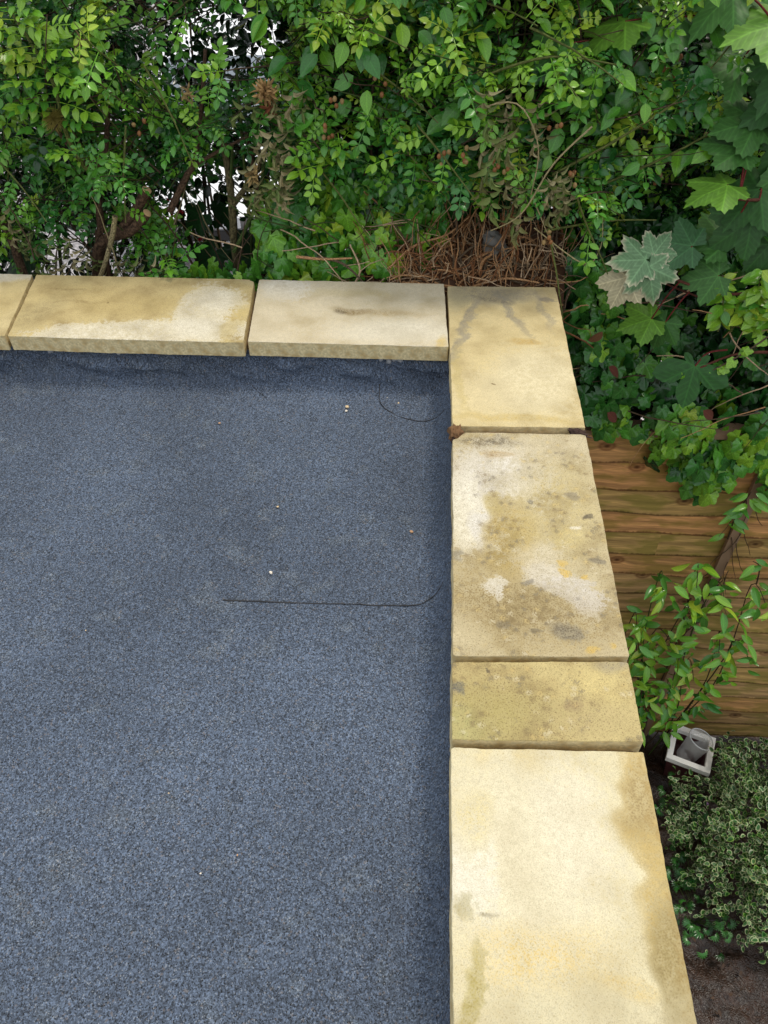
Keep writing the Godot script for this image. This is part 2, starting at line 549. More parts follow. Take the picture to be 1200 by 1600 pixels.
# corners clockwise seen from above: far left, far right, near right, near left
func slab_mesh(k: Array, y: float, thick: float, seed_: int, chips: Array) -> ArrayMesh:
	var n := noise(seed_, 14.0, 3)
	var ctr := Vector2.ZERO
	for p in k:
		ctr += p * 0.25
	var out := []
	var inn := []
	for i in 4:
		var a: Vector2 = k[i]
		var b: Vector2 = k[(i + 1) % 4]
		var c2: Vector2 = k[(i + 2) % 4]
		var d := (b - a)
		var e := d.normalized()
		var nrm := Vector2(e.y, -e.x)
		var e2 := (c2 - b).normalized()
		var nrm2 := Vector2(e2.y, -e2.x)
		var steps := int(d.length() / 0.008)
		var r := 0.004 + 0.003 * absf(n.get_noise_2d(i * 5.0, 3))
		for s in steps + 1:
			var t := r + (d.length() - 2 * r) * s / steps
			var p := a + e * t
			p += nrm * (0.0014 * n.get_noise_2d(p.x * 0.5 + i * 9.0, p.y * 0.5) + 0.0006 * n.get_noise_2d(p.x * 15.0, p.y * 15.0 + i) + 0.0006 * n.get_noise_2d(p.x * 47.0, p.y * 47.0 + i))
			out.append(p)
			inn.append(-nrm)
		for s in [1, 2, 3]:   # rounded corner
			var th: float = s / 4.0
			var p: Vector2 = b - e * r * (1 - th) * (1 - th) + e2 * r * th * th
			out.append(p)
			inn.append(-(nrm.lerp(nrm2, th)).normalized())
	for q in out.size():
		for c in chips:
			var dd: Vector2 = out[q] - Vector2(c[0], c[1])
			if dd.length() < c[2]:
				out[q] += (ctr - out[q]).normalized() * (c[2] - dd.length()) * 0.9
	var st := begin()
	var x0 := 1e9
	var x1 := -1e9
	var z0 := 1e9
	var z1 := -1e9
	for p in k:
		x0 = minf(x0, p.x); x1 = maxf(x1, p.x); z0 = minf(z0, p.y); z1 = maxf(z1, p.y)
	var m := out.size()
	var rings := []
	var prof := [[0.0, -0.0018, 0.2], [0.0006, -0.0006, 0.55], [0.0018, 0.0, 1.0]]
	for pr in prof:
		var ring := []
		for q in m:
			var p: Vector2 = out[q]
			var wob := clampf(1.0 + 0.7 * n.get_noise_2d(p.x * 1.7 + 31, p.y * 1.7), 0.5, 1.4)
			p += inn[q] * pr[0] * wob
			ring.append(Vector3(p.x, y + pr[1] * wob, p.y))
		rings.append(ring)
	var addv := func(v: Vector3, nn: Vector3):
		st.set_normal(nn)
		st.set_uv(Vector2((v.x - x0) / (x1 - x0), (v.z - z0) / (z1 - z0)))
		st.add_vertex(v)
	var nor := func(r: int, i: int) -> Vector3:
		return Vector3(-inn[i].x, 0, -inn[i].y).slerp(Vector3.UP, prof[r][2]) if prof[r][2] < 0.99 else Vector3.UP
	for r in prof.size() - 1:
		for i in m:
			var j := (i + 1) % m
			for v in [[r, i], [r + 1, j], [r + 1, i], [r, i], [r, j], [r + 1, j]]:
				addv.call(rings[v[0]][v[1]], nor.call(v[0], v[1]))
	var cc := Vector3(ctr.x, y, ctr.y)
	for i in m:
		for v in [cc, rings[-1][i], rings[-1][(i + 1) % m]]:
			addv.call(v, Vector3.UP)
	var mesh := st.commit()
	var sd := begin()
	sd.set_smooth_group(1)
	var low := []
	for i in m:
		low.append(Vector3(out[i].x, y - thick, out[i].y) + Vector3(n.get_noise_2d(out[i].x * 9, 1), 0.2 * n.get_noise_2d(out[i].x * 5, out[i].y * 5), n.get_noise_2d(out[i].y * 9, 2)) * 0.003)
	for i in m:
		var j := (i + 1) % m
		quad(sd, low[i], low[j], rings[0][j], rings[0][i])
	sd.set_smooth_group(-1)
	for i in m:
		tri(sd, Vector3(ctr.x, y - thick, ctr.y), low[(i + 1) % m], low[i])
	sd.generate_normals()
	sd.commit(mesh)
	return mesh

func coping(parent: Node, label: String, k: Array, y: float, base: Color, blobs: Array, seed_: int, dirt: float, chips := [], thick := 0.042) -> void:
	var x0 := 1e9
	var x1 := -1e9
	var z0 := 1e9
	var z1 := -1e9
	for p in k:
		x0 = minf(x0, p.x); x1 = maxf(x1, p.x); z0 = minf(z0, p.y); z1 = maxf(z1, p.y)
	var mesh := slab_mesh(k, y, thick, seed_, chips)
	var m := StandardMaterial3D.new()
	var painted := paint_slab(x0, z0, x1, z1, base, blobs, seed_, dirt)
	m.albedo_texture = painted[0]
	m.roughness = 0.82
	m.texture_repeat = false
	m.metallic_specular = 0.35
	m.heightmap_enabled = true
	m.heightmap_texture = painted[1]
	m.heightmap_scale = 0.13
	mesh.surface_set_material(0, m)
	mesh.surface_set_material(1, MT.stone_side)
	var o := part("coping_stone", mesh, null, parent)
	o.set_meta("label", label)

# ---------------------------------------------------------------- bush growth
func grow(p: Vector3, d: Vector3, length: float, droop: float, wander := 0.12, step := 0.035) -> Array:
	var out := [p]
	var n := maxi(2, int(length / step))
	d = d.normalized()
	for i in n:
		d = (d + Vector3(0, -droop * step * (0.3 + 1.4 * i / n), 0) + rv(wander)).normalized()
		p += d * step
		out.append(p)
	return out

var hole := noise(301, 3.6, 2)
var clump := noise(302, 4.5, 3)
var gaps := [[-0.51, 0.05, 0.29, 0.22, 0.12], [-0.50, 0.56, 0.13, 0.075, 0.16], [-0.70, 0.46, 0.04, 0.08, 0.3], [-0.34, 0.13, 0.09, 0.09, 0.35], [-1.0, 0.0, 0.10, 0.08, 0.7]]

func open_at(p: Vector3) -> float:
	# along the slope of the camera sight lines through the hedge
	var y := p.y + (-2.15 - p.z) * 0.42
	var x := p.x * (2.15 / -p.z)
	var k := 1.0
	for g in gaps:
		var d := Vector2((x - g[0]) / g[2], (y - g[1]) / g[3]).length()
		k = minf(k, lerpf(g[4], 1.0, smoothstep(0.75, 1.15, d)))
	return k

func root_zone(p: Vector3) -> bool:
	# the bushes leave the root heap open
	var y := p.y + (-2.15 - p.z) * 0.45
	var x := p.x * (2.15 / -p.z)
	var top := 0.145 + 0.02 * sin(x * 23.0) - 0.10 * smoothstep(0.0, -0.35, x) - 0.14 * smoothstep(0.34, 0.44, x)
	return x > -0.40 and x < 0.44 and y < top

func leafy(list: Array, pts: Array, first: int, size: float, tone: float, every := 1, tipped := 0.0) -> void:
	tone += R.randf_range(-0.9, 0.9)
	for i in range(first, pts.size() - 1, every):
		var p: Vector3 = pts[i]
		if R.randf() > open_at(p) or root_zone(p) and R.randf() < 0.95:
			continue
		if hole.get_noise_3d(p.x, p.y, p.z) < -0.125:
			continue
		var t: Vector3 = (pts[i + 1] - pts[i]).normalized()
		var side := t.cross(Vector3(0, 0.8, 0.6)).normalized() * (1.0 if i % 2 else -1.0)
		var dir := (t * R.randf_range(0.1, 0.8) + side * 0.8 + Vector3(0, 0.08, 0.12) + rv(0.6)).normalized()
		var up := (Vector3(0, 0.85, 0.6) + rv(0.55)).normalized()
		var f := float(i) / pts.size()
		var s := 0.70 * size * R.randf_range(0.55, 1.3) * (1.0 - 0.35 * tipped * smoothstep(0.7, 1.0, f))
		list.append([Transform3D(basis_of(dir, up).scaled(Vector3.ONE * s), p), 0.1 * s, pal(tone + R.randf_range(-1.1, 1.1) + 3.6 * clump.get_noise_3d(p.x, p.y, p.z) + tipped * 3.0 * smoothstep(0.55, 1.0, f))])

func rose_bush(x0: float, x1: float, label: String, shoots: int, fill: int, back: float, tone: float, zf := -2.12, ylow := -0.12, yhigh := 0.82) -> Node3D:
	var cx := (x0 + x1) * 0.5
	var b := thing("rose_bush", label, "rose bush", Vector3(cx, GY, -2.45), "rose bushes of the hedge")
	var off := b.position
	var list := []
	var st := begin()
	var shown := 0
	# canes from the ground
	for i in 7:
		var base := Vector3(lerpf(x0 + 0.1, x1 - 0.1, (i + R.randf()) / 7.0), GY, R.randf_range(-2.6, -2.35))
		var pts := grow(base, Vector3(R.randf_range(-0.1, 0.1), 1, R.randf_range(-0.02, 0.06)), R.randf_range(2.9, 3.3), 0.0, 0.06, 0.12)
		for j in pts.size():
			pts[j].z = minf(pts[j].z, -2.14 - 0.1 * smoothstep(0.3, -0.3, pts[j].y))
			pts[j] -= off
		part("cane", tube_mesh(pts, 0.011, 0.004, 6, 0.1), MT.cane if i % 3 else MT.cane_brown, b)
	for i in shoots:
		var y := lerpf(ylow, yhigh, R.randf())
		var depth := R.randf()
		var p := Vector3(R.randf_range(x0, x1), y, lerpf(zf - 0.05, zf - back, depth))
		if R.randf() > open_at(p) + 0.05 or root_zone(p):
			continue
		var front := 1.0 - depth
		var d := Vector3(R.randf_range(-1, 1), R.randf_range(-0.1, 0.9), R.randf_range(-0.1, 0.75))
		var pts := grow(p, d, R.randf_range(0.14, 0.42), R.randf_range(-0.2, 1.1))
		for j in pts.size():   # nothing hangs out over the roof
			pts[j].z = minf(pts[j].z, zf + 0.10 + 0.05 * sin(pts[j].x * 7.0))
		var cut := pts.size()
		for j in pts.size():
			if open_at(pts[j]) < 0.4 and R.randf() < 0.8:
				cut = j
				break
		pts = pts.slice(0, maxi(2, cut))
		leafy(list, pts, 1, R.randf_range(0.8, 1.15), tone - 1.5 + 2.6 * front + 2.4 * clampf(y - 0.1, 0, 0.7) + 0.4 * R.randf(), 1, 0.55 if R.randf() < 0.4 else 0.0)  # paler to the front and top: skylight and inner shade put into leaf colour
		var loc := []
		for q in pts:
			loc.append(q - off)
		if front > 0.72 and shown < 80:
			shown += 1
			part("shoot", tube_mesh(loc, 0.0026, 0.0012, 4), [MT.cane, MT.cane_light, MT.vine][i % 3], b)
		else:
			tube(st, loc, 0.0022, 0.001, 3, 0.0, false)
	var o := part("twigs", done(st, false), MT.cane_brown, b)
	o.set_meta("kind", "stuff")
	for i in int((x1 - x0) * 240):   # sparse leaves right at the back, silhouettes against the light painted dark
		var q := Vector3(R.randf_range(x0, x1), R.randf_range(-0.45, 0.6), R.randf_range(-2.9, -2.5))
		var sc := R.randf_range(0.7, 1.1)
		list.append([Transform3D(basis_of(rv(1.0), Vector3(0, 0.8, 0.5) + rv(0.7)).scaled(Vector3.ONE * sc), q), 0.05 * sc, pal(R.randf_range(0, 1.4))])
	for i in fill:  # inner leaves in the darkest greens, painting the shade inside the hedge
		var y := R.randf_range(ylow - 0.1, yhigh)
		var p := Vector3(R.randf_range(x0, x1), y, zf - R.randf_range(0.26, back + 0.25))
		if R.randf() > open_at(p) or root_zone(p):
			continue
		var s := R.randf_range(0.8, 1.3)
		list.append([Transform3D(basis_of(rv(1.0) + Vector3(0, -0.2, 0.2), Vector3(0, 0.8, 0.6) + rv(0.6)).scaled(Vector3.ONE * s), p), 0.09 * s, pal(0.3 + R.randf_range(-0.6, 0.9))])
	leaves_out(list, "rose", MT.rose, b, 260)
	return b

func wither(b: Node3D, at: Vector3, n: int, spread: Vector3) -> void:
	var off := b.position
	for i in n:
		var p := at + Vector3(R.randf_range(-1, 1) * spread.x, R.randf_range(-1, 1) * spread.y, R.randf_range(-1, 1) * spread.z)
		var dir := (Vector3(0, -1, 0.1) + rv(0.5)).normalized()
		var s := R.randf_range(0.8, 1.25)
		var c: Color = [Color(0.30, 0.31, 0.12), Color(0.42, 0.39, 0.19), Color(0.22, 0.29, 0.08), Color(0.56, 0.49, 0.26), Color(0.25, 0.35, 0.10)][i % 5]
		part("withered_leaf", LF.dead, tinted(MT.dead, c), b, Transform3D(basis_of(dir, Vector3(0, 0.3, 1) + rv(0.6)).scaled(Vector3.ONE * s), p - off))

func dead_head(b: Node3D, at: Vector3, size: float, n: int, c: Color) -> void:
	var off := b.position
	var st := begin()
	for i in n:
		var d := (rv(1.0) + Vector3(0, 0.15, 0.3)).normalized()
		leaflet(st, Transform3D(basis_of(d, rv(1)), at - off + rv(size * 0.25)), size * R.randf_range(0.5, 1.0), size * 0.2, 1.2, R.randf_range(-0.6, 0.8), 4, 0.5, Color(1, 1, 1) * R.randf_range(0.6, 1.3))
	part("dead_flower_head", done(st), tinted(MT.dead, c), b)

func hips(b: Node3D, at: Vector3, n: int) -> void:
	for i in n:
		var p := at - b.position + rv(0.02)
		part("rose_hip", lump(0.0055, 0.007, 0.0055, 0.06, 40 + i, 6, 8), MT.hip if i % 3 else MT.hip_brown, b, Transform3D(Basis(Vector3(1, 0.2, 0).normalized(), R.randf_range(-1, 1)), p))

func cane(b: Node3D, ctrl: Array, r0: float, r1: float, m: Material, called := "stem", sides := 7) -> Array:
	var pts := smooth_path(ctrl, 5)
	var loc := []
	for p in pts:
		loc.append(p - b.position)
	part(called, tube_mesh(loc, r0, r1, sides, 0.07), m, b)
	return pts

# ================================================================ the scene
func _ready() -> void:
	R.seed = 20240611
	# camera: looks down at 45 degrees, the parapet running away to the right of the middle
	cam = Camera3D.new()
	cam.name = "camera"
	var fw := Vector3(106, 1211, -1202).normalized()
	var ax := Vector3(24500, 0, 1202)
	ax.y = -(ax.x * fw.x + ax.z * fw.z) / fw.y
	ax = ax.normalized()
	var az := -fw
	var ay := az.cross(ax)
	cam.transform = Transform3D(Basis(ax, ay, az).transposed(), CAM)
	cam.fov = rad_to_deg(2.0 * atan(800.0 / 1202.0))
	cam.near = 0.05
	cam.far = 400.0
	add_child(cam)
	cam_inv = cam.transform.affine_inverse()
	# overcast sky, slightly brighter overhead
	var env := Environment.new()
	env.background_mode = Environment.BG_SKY
	var sm := ProceduralSkyMaterial.new()
	sm.sky_top_color = Color(0.89, 0.905, 0.93)
	sm.sky_horizon_color = Color(0.82, 0.835, 0.855)
	sm.ground_bottom_color = Color(0.25, 0.26, 0.25)
	sm.ground_horizon_color = Color(0.70, 0.72, 0.74)
	sm.sky_curve = 0.3
	var sky := Sky.new()
	sky.sky_material = sm
	env.sky = sky
	env.tonemap_mode = Environment.TONE_MAPPER_LINEAR
	env.tonemap_exposure = 1.42
	env.sdfgi_enabled = true
	env.ssao_enabled = true
	env.ssil_enabled = true
	var we := WorldEnvironment.new()
	we.name = "world"
	we.environment = env
	add_child(we)
	var sun := DirectionalLight3D.new()
	sun.name = "sun"
	sun.light_energy = 0.5
	sun.light_angular_distance = 14.0
	sun.light_color = Color(1.0, 0.965, 0.91)
	sun.shadow_enabled = true
	sun.transform = Transform3D(Basis.IDENTITY, Vector3(0, 8, 0)).looking_at(Vector3(-2.6, 0, 1.3), Vector3(0, 0, -1))
	sun.transform.origin = Vector3(0, 8, 0)
	add_child(sun)

	make_materials()
	make_leaves()
	ground()
	building()
	fence()
	street()
	hedge()
	root_tangle()
	ivies()
	sycamore()
	bright_shrub()
	climber()
	garden()
	roof_bits()

func make_materials() -> void:
	var n1 := noise(3, 0.02, 4)
	var n2 := noise(4, 0.09, 3)
	var cell := FastNoiseLite.new()
	cell.noise_type = FastNoiseLite.TYPE_CELLULAR
	cell.seed = 9
	cell.frequency = 0.33
	cell.cellular_return_type = FastNoiseLite.RETURN_CELL_VALUE
	cell.fractal_type = FastNoiseLite.FRACTAL_NONE
	var cell2: FastNoiseLite = cell.duplicate()
	cell2.seed = 31
	cell2.frequency = 0.17
	var felt := tex_from(1024, 1024, func(x, y):
		var m := 48.0
		# granules, crossfaded over the last pixels so that the sheet tiles
		var v := cell.get_noise_2d(x, y)
		var w := cell2.get_noise_2d(x, y)
		if x > 1024 - m and (x - (1024 - m)) / m > 0.5 + 0.5 * cell2.get_noise_2d(x * 2.0, y * 2.0):
			v = cell.get_noise_2d(x - 1024, y)
			w = cell2.get_noise_2d(x - 1024, y)
		if y > 1024 - m and (y - (1024 - m)) / m > 0.5 + 0.5 * cell2.get_noise_2d(x * 2.0, y * 2.0):
			v = cell.get_noise_2d(x, y - 1024)
			w = cell2.get_noise_2d(x, y - 1024)
		var k := 0.6 * v + 0.4 * w
		var c := Color(0.306, 0.350, 0.414) * (1.0 + 0.56 * k)
		if v > 0.93:
			c = c.lerp(Color(0.66, 0.65, 0.63), 0.5)
		elif v < -0.88:
			c *= 0.55
		elif absf(w - 0.31) < 0.02:
			c = c.lerp(Color(0.50, 0.42, 0.36), 0.4)
		return c)
	var worn := noise(17, 0.011, 4)
	var mott := tex_from(256, 256, func(x, y):
		var k := 0.90 + 0.14 * tiled(worn, x, y, 256.0)
		var d := smoothstep(0.28, 0.6, tiled(n2, x, y, 256.0) + 0.5 * tiled(worn, y, x, 256.0))
		return Color(k, k, k).lerp(Color(1.0, 0.97, 0.92), d * 0.7))
	var m := StandardMaterial3D.new()
	m.albedo_texture = felt
	m.uv1_triplanar = true
	m.uv1_world_triplanar = true
	m.uv1_scale = Vector3.ONE * 2.05
	m.uv1_triplanar_sharpness = 6.0
	m.roughness = 0.78
	m.metallic_specular = 0.4
	m.heightmap_enabled = true
	m.heightmap_texture = felt
	m.heightmap_scale = 0.11
	m.detail_enabled = true
	m.detail_albedo = mott
	m.detail_blend_mode = BaseMaterial3D.BLEND_MODE_MUL
	m.detail_uv_layer = BaseMaterial3D.DETAIL_UV_2
	m.uv2_triplanar = true
	m.uv2_world_triplanar = true
	m.uv2_scale = Vector3.ONE * 0.55
	MT.felt = m
	MT.bitumen = mat(lin(0.012, 0.012, 0.014), 0.5)
	# stone edges
	var st := tex_from(256, 256, func(x, y):
		var a := tiled(n1, x, y, 256.0)
		var b := tiled(n2, x, y, 256.0)
		var c := s8(206, 190, 146).lerp(s8(160, 132, 82), clampf(0.1 + 0.9 * a + 0.3 * b, 0, 0.7))
		return c * (1.0 + 0.16 * b))
	m = mat(Color.WHITE, 0.9, 0.3)
	m.albedo_texture = st
	m.uv1_triplanar = true
	m.uv1_world_triplanar = true
	m.uv1_scale = Vector3(5, 5, 5)
	m.heightmap_enabled = true
	m.heightmap_texture = st
	m.heightmap_scale = 0.15
	MT.stone_side = m
	# wood of the fence: grain runs along u
	var wn := noise(51, 0.02, 4)
	var wf := noise(52, 0.25, 2)
	var knots := [Vector2(280, 60), Vector2(760, 90)]
	var wood := tex_from(1024, 128, func(x, y):
		var yy: float = y * 1.0
		for kk in knots:
			var d := Vector2((x - kk.x) * 0.5, y - kk.y)
			yy += 16.0 * exp(-d.length_squared() / 500.0) * signf(d.y) 
		var a := wn.get_noise_2d(x * 0.12, yy * 2.4)
		var b := wf.get_noise_2d(x * 0.05, yy * 1.6)
		var al := wn.get_noise_2d(x * 0.35 + 900, y * 0.9)
		var c := Color(0.75, 0.62, 0.45) * (1.0 + 0.26 * a + 0.16 * b)
		c = c.lerp(Color(0.54, 0.51, 0.27), clampf(0.18 + 1.3 * al, 0.0, 0.6))
		for kk in knots:
			var d := Vector2((x - kk.x) * 0.7, y - kk.y).length()
			c = c.lerp(Color(0.20, 0.11, 0.06), 0.75 * exp(-d * d / 60.0))
			c = c.lerp(Color(0.28, 0.16, 0.09), 0.4 * exp(-pow((d - 13.0) / 4.0, 2.0)))
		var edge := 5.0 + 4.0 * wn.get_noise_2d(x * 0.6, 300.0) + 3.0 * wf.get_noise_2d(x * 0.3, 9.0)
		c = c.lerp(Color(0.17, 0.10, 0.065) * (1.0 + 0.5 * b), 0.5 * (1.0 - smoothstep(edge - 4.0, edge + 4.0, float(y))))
		return c)
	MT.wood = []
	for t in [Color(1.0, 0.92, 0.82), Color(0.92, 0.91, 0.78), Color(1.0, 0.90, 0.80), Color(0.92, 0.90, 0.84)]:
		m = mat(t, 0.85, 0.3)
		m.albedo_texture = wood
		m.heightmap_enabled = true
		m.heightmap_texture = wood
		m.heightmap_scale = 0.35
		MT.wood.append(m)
	MT.batten = mat(lin(0.27, 0.175, 0.105), 0.9, 0.3)
	# barks
	var bk := tex_from(64, 256, func(x, y):
		var a := n2.get_noise_2d(x * 1.6, y * 0.35)
		var b := n1.get_noise_2d(x * 5.0, y * 3.0)
		return Color.WHITE * (0.72 + 0.35 * a + 0.25 * b))
	for e in [["cane", lin(0.10, 0.16, 0.04)], ["cane_light", lin(0.22, 0.26, 0.07)], ["cane_brown", lin(0.11, 0.075, 0.045)], ["bark", lin(0.17, 0.105, 0.065)], ["bark_olive", lin(0.19, 0.16, 0.075)], ["root", lin(0.80, 0.45, 0.21)], ["root_pale", lin(0.95, 0.68, 0.42)], ["root_dark", lin(0.45, 0.20, 0.085)], ["red_stalk", lin(0.30, 0.05, 0.045)], ["red_branch", lin(0.20, 0.07, 0.045)], ["vine", lin(0.20, 0.14, 0.085)], ["straw", lin(0.62, 0.52, 0.27)]]:
		m = mat(e[1], 0.85, 0.3)
		m.albedo_texture = bk
		m.uv1_scale = Vector3(1, 0.35, 1)
		MT[e[0]] = m
	MT.cut_wood = mat(lin(0.55, 0.36, 0.18), 0.9)
	MT.hip = mat(lin(0.24, 0.10, 0.03), 0.6)
	MT.hip_brown = mat(lin(0.26, 0.17, 0.06), 0.7)
	MT.white_paint = mat(lin(0.78, 0.79, 0.80), 0.25)
	MT.render = mat(lin(0.42, 0.38, 0.30), 0.9)
	# wet bark and soil
	var soil := tex_from(512, 512, func(x, y):
		var wx := 24.0 * n1.get_noise_2d(x, y)
		var a := tiled(n1, x, fposmod(y, 512.0), 512.0)
		var r := absf(n2.get_noise_2d((x + wx) * 0.35, (y + wx * 2.0) * 1.25))
		var k := 0.55 + 0.9 * r + 0.4 * a + 0.25 * n2.get_noise_2d(x * 4.0, y * 4.0)
		return Color(0.22, 0.14, 0.09) * k)
	m = mat(Color.WHITE, 0.42, 0.5)
	m.albedo_texture = soil
	m.uv1_triplanar = true
	m.uv1_world_triplanar = true
	m.uv1_scale = Vector3.ONE * 1.1
	m.heightmap_enabled = true
	m.heightmap_texture = soil
	m.heightmap_scale = 3.5
	MT.soil = m
	var tar := tex_from(256, 256, func(x, y):
		var k := 1.0 + 0.3 * tiled(n2, x * 1.0, y * 1.0, 256.0) + 0.25 * tiled(n1, x, y, 256.0)
		return Color(0.56, 0.545, 0.55) * k)
	m = mat(Color.WHITE, 0.6)
	m.albedo_texture = tar
	m.uv1_triplanar = true
	m.uv1_world_triplanar = true
	m.uv1_scale = Vector3.ONE * 0.7
	MT.tarmac = m
	m = m.duplicate()
	m.albedo_color = Color(1.25, 1.24, 1.2)
	MT.paving = m
	MT.glass = mat(lin(0.16, 0.19, 0.22), 0.06, 0.7)
	MT.bed = mat(lin(0.14, 0.085, 0.04), 0.95)
	MT.black = mat(lin(0.02, 0.02, 0.021), 0.6)
	MT.tyre = mat(lin(0.025, 0.025, 0.026), 0.85)
	MT.alloy = mat(lin(0.45, 0.46, 0.48), 0.35)
	MT.lamp_lens = mat(lin(0.6, 0.62, 0.65), 0.12)

func sheet(x0: float, z0: float, x1: float, z1: float, y: float) -> ArrayMesh:
	var st := begin()
	quad(st, Vector3(x0, y, z0), Vector3(x1, y, z0), Vector3(x1, y, z1), Vector3(x0, y, z1))
	return done(st)

func ground() -> void:
	# one uneven sheet close by, flat to the horizon further off
	struct("ground", sheet(-200, -200, 200, 200, GY - 0.02), MT.soil)
	var n := noise(77, 2.2, 4)
	var st := begin()
	st.set_smooth_group(0)
	var hs := func(x: float, z: float) -> float:
		return GY + 0.03 * n.get_noise_2d(x, z) + 0.055 * absf(n.get_noise_2d(x * 1.2 + 9, z * 5.0 + 0.6 * x)) + 0.02 * n.get_noise_2d(x * 6.0, z * 11.0)
	for i in 110:
		for j in 180:
			var x := 0.32 + i * 0.025
			var z := -2.5 + j * 0.025
			quad(st, Vector3(x, hs.call(x, z), z), Vector3(x + 0.025, hs.call(x + 0.025, z), z), Vector3(x + 0.025, hs.call(x + 0.025, z + 0.025), z + 0.025), Vector3(x, hs.call(x, z + 0.025), z + 0.025))
	struct("garden_soil", done(st), MT.soil)
	struct("road", sheet(-60, -26, 60, -5.6, GY - 0.012), MT.tarmac)
	struct("pavement", box_mesh(Vector3(-60, GY - 0.3, -5.6), Vector3(60, GY + 0.09, -3.9)), MT.paving)

func building() -> void:
	var b := thing("flat_roof_building", "single storey extension with grey felt flat roof and sandstone coped parapet", "building", Vector3.ZERO)
	part("wall", box_mesh(Vector3(0.075, GY - 0.05, -1.925), Vector3(0.325, -0.043, 2.6)), MT.render, b)
	part("wall", box_mesh(Vector3(-4.0, GY - 0.05, -1.925), Vector3(0.073, -0.043, -1.668)), MT.render, b)
	# felt: floor, fillet and upstand along the two parapets
	var us := []   # [x, rise]
	var x := -4.0
	while x < -0.03:
		us.append([x, 0.0]); x += 0.03
	for i in 9:
		var a := PI * 0.5 * i / 8
		us.append([-0.012 + 0.072 * sin(a), 0.072 * (1 - cos(a))])
	us.append([0.064, 0.088]); us.append([0.066, 0.0965])
	var vs := []
	for i in us.size():
		vs.append([-1.592 - us[i][0] - 0.001, us[i][1]] if us[i][0] > -0.03 else [0, 0])
	vs = vs.filter(func(q): return q[0] != 0)
	vs.reverse()
	var z := -1.55
	while z < 2.6:
		vs.append([z, 0.0]); z += 0.03
	var n := noise(88, 3.0, 3)
	var pos := func(i: int, j: int) -> Vector3:
		var u: Array = us[i]
		var v: Array = vs[j]
		var up := sqrt(u[1] * u[1] + v[1] * v[1]) if u[1] * v[1] > 0 and maxf(u[1], v[1]) < 0.08 else maxf(u[1], v[1])
		up = minf(up, 0.0965)
		var w := 0.004 * n.get_noise_2d(u[0], v[0]) + 0.002 * n.get_noise_2d(u[0] * 4, v[0] * 4)
		var wx := 0.006 * n.get_noise_2d(3.0, v[0] * 2.0 + up * 9.0) * smoothstep(0.02, 0.06, u[1]) * (1.0 - smoothstep(0.07, 0.09, u[1]))
		var wz := 0.034 * n.get_noise_2d(u[0] * 1.6, 8.0 + up * 5.0) * smoothstep(0.01, 0.06, v[1]) * (1.0 - smoothstep(0.07, 0.09, v[1]))
		return Vector3(u[0] + wx - absf(wx), RY + up + w, v[0] + wz + absf(wz))
	var st := begin()
	st.set_smooth_group(0)
	for i in us.size() - 1:
		for j in vs.size() - 1:
			quad(st, pos.call(i, j), pos.call(i + 1, j), pos.call(i + 1, j + 1), pos.call(i, j + 1))
	var felt := part("roof_felt", done(st), MT.felt, b)
	# laps of the felt, sealed with a thin dark bead that follows the surface
	var surf := func(px: float, pz: float) -> Vector3:
		var rx := 0.0
		var dx := px + 0.012
		if dx > 0: rx = 0.072 - sqrt(maxf(0.0, 0.072 * 0.072 - minf(dx, 0.072) * minf(dx, 0.072)))
		var dz := -1.581 - pz
		var rz := 0.0
		if dz > 0: rz = 0.072 - sqrt(maxf(0.0, 0.072 * 0.072 - minf(dz, 0.072) * minf(dz, 0.072)))
		return Vector3(px, RY + maxf(rx, rz) + 0.0006 + 0.004 * n.get_noise_2d(px, pz) + 0.002 * n.get_noise_2d(px * 4, pz * 4), pz)
	var laps := [
		[[-0.385, -0.927], [-0.3, -0.927], [-0.2, -0.929], [-0.1, -0.931], [-0.03, -0.933], [0.0, -0.936], [0.02, -0.944], [0.04, -0.96], [0.056, -0.985]],
		[[-0.121, -1.648], [-0.121, -1.62], [-0.118, -1.585], [-0.10, -1.555], [-0.06, -1.525], [-0.02, -1.51], [0.015, -1.508], [0.045, -1.52]],
		[[-0.49, -1.648], [-0.47, -1.635], [-0.44, -1.61], [-0.41, -1.585]],
		[[0.005, -1.645], [0.015, -1.62], [0.03, -1.6], [0.05, -1.59]]]
	var r := [0.0018, 0.0016, 0.0009, 0.0013]
	for i in laps.size():
		var pts := []
		for q in smooth_path(laps[i].map(func(w): return Vector3(w[0], 0, w[1])), 6):
			var p: Vector3 = surf.call(q.x, q.z)
			pts.append(p + rv(0.0006))
		part("felt_lap", tube_mesh(pts, r[i], r[i] * 0.7, 4, 0.3), MT.bitumen, felt)
	# pale scuffs of mortar on the upstand
	var scuff := mat(lin(0.34, 0.35, 0.36), 0.95)
	for q in [[-0.118, -0.052], [-0.098, -0.058], [-0.085, -0.050], [-0.070, -0.055], [-1.02, -0.05], [-0.98, -0.056], [-0.84, -0.05], [-0.80, -0.054]]:
		part("mortar_smear", lump(0.007, 0.008, 0.004, 0.5, 300 + int(q[0] * -100), 7, 10, 3.0), scuff, felt, Transform3D(Basis(), Vector3(q[0], q[1], -1.649)))
	# mortar bed showing in the joints
	part("mortar_bed", box_mesh(Vector3(0.072, -0.0425, -1.93), Vector3(0.335, -0.030, 0.7)), MT.bed, b)
	part("mortar_bed", box_mesh(Vector3(-2.2, -0.0425, -1.93), Vector3(0.07, -0.030, -1.66)), MT.bed, b)
	# coping stones
	var sand := s8(216, 199, 150)
	var pale := s8(232, 221, 190)
	var cream := s8(240, 232, 208)
	var tan_ := s8(196, 172, 108)
	var olive := s8(172, 150, 98)
	var brown := s8(120, 98, 58)
	var grey := s8(150, 143, 128)
	var dark := s8(92, 84, 70)
	var chalk := s8(232, 226, 214)
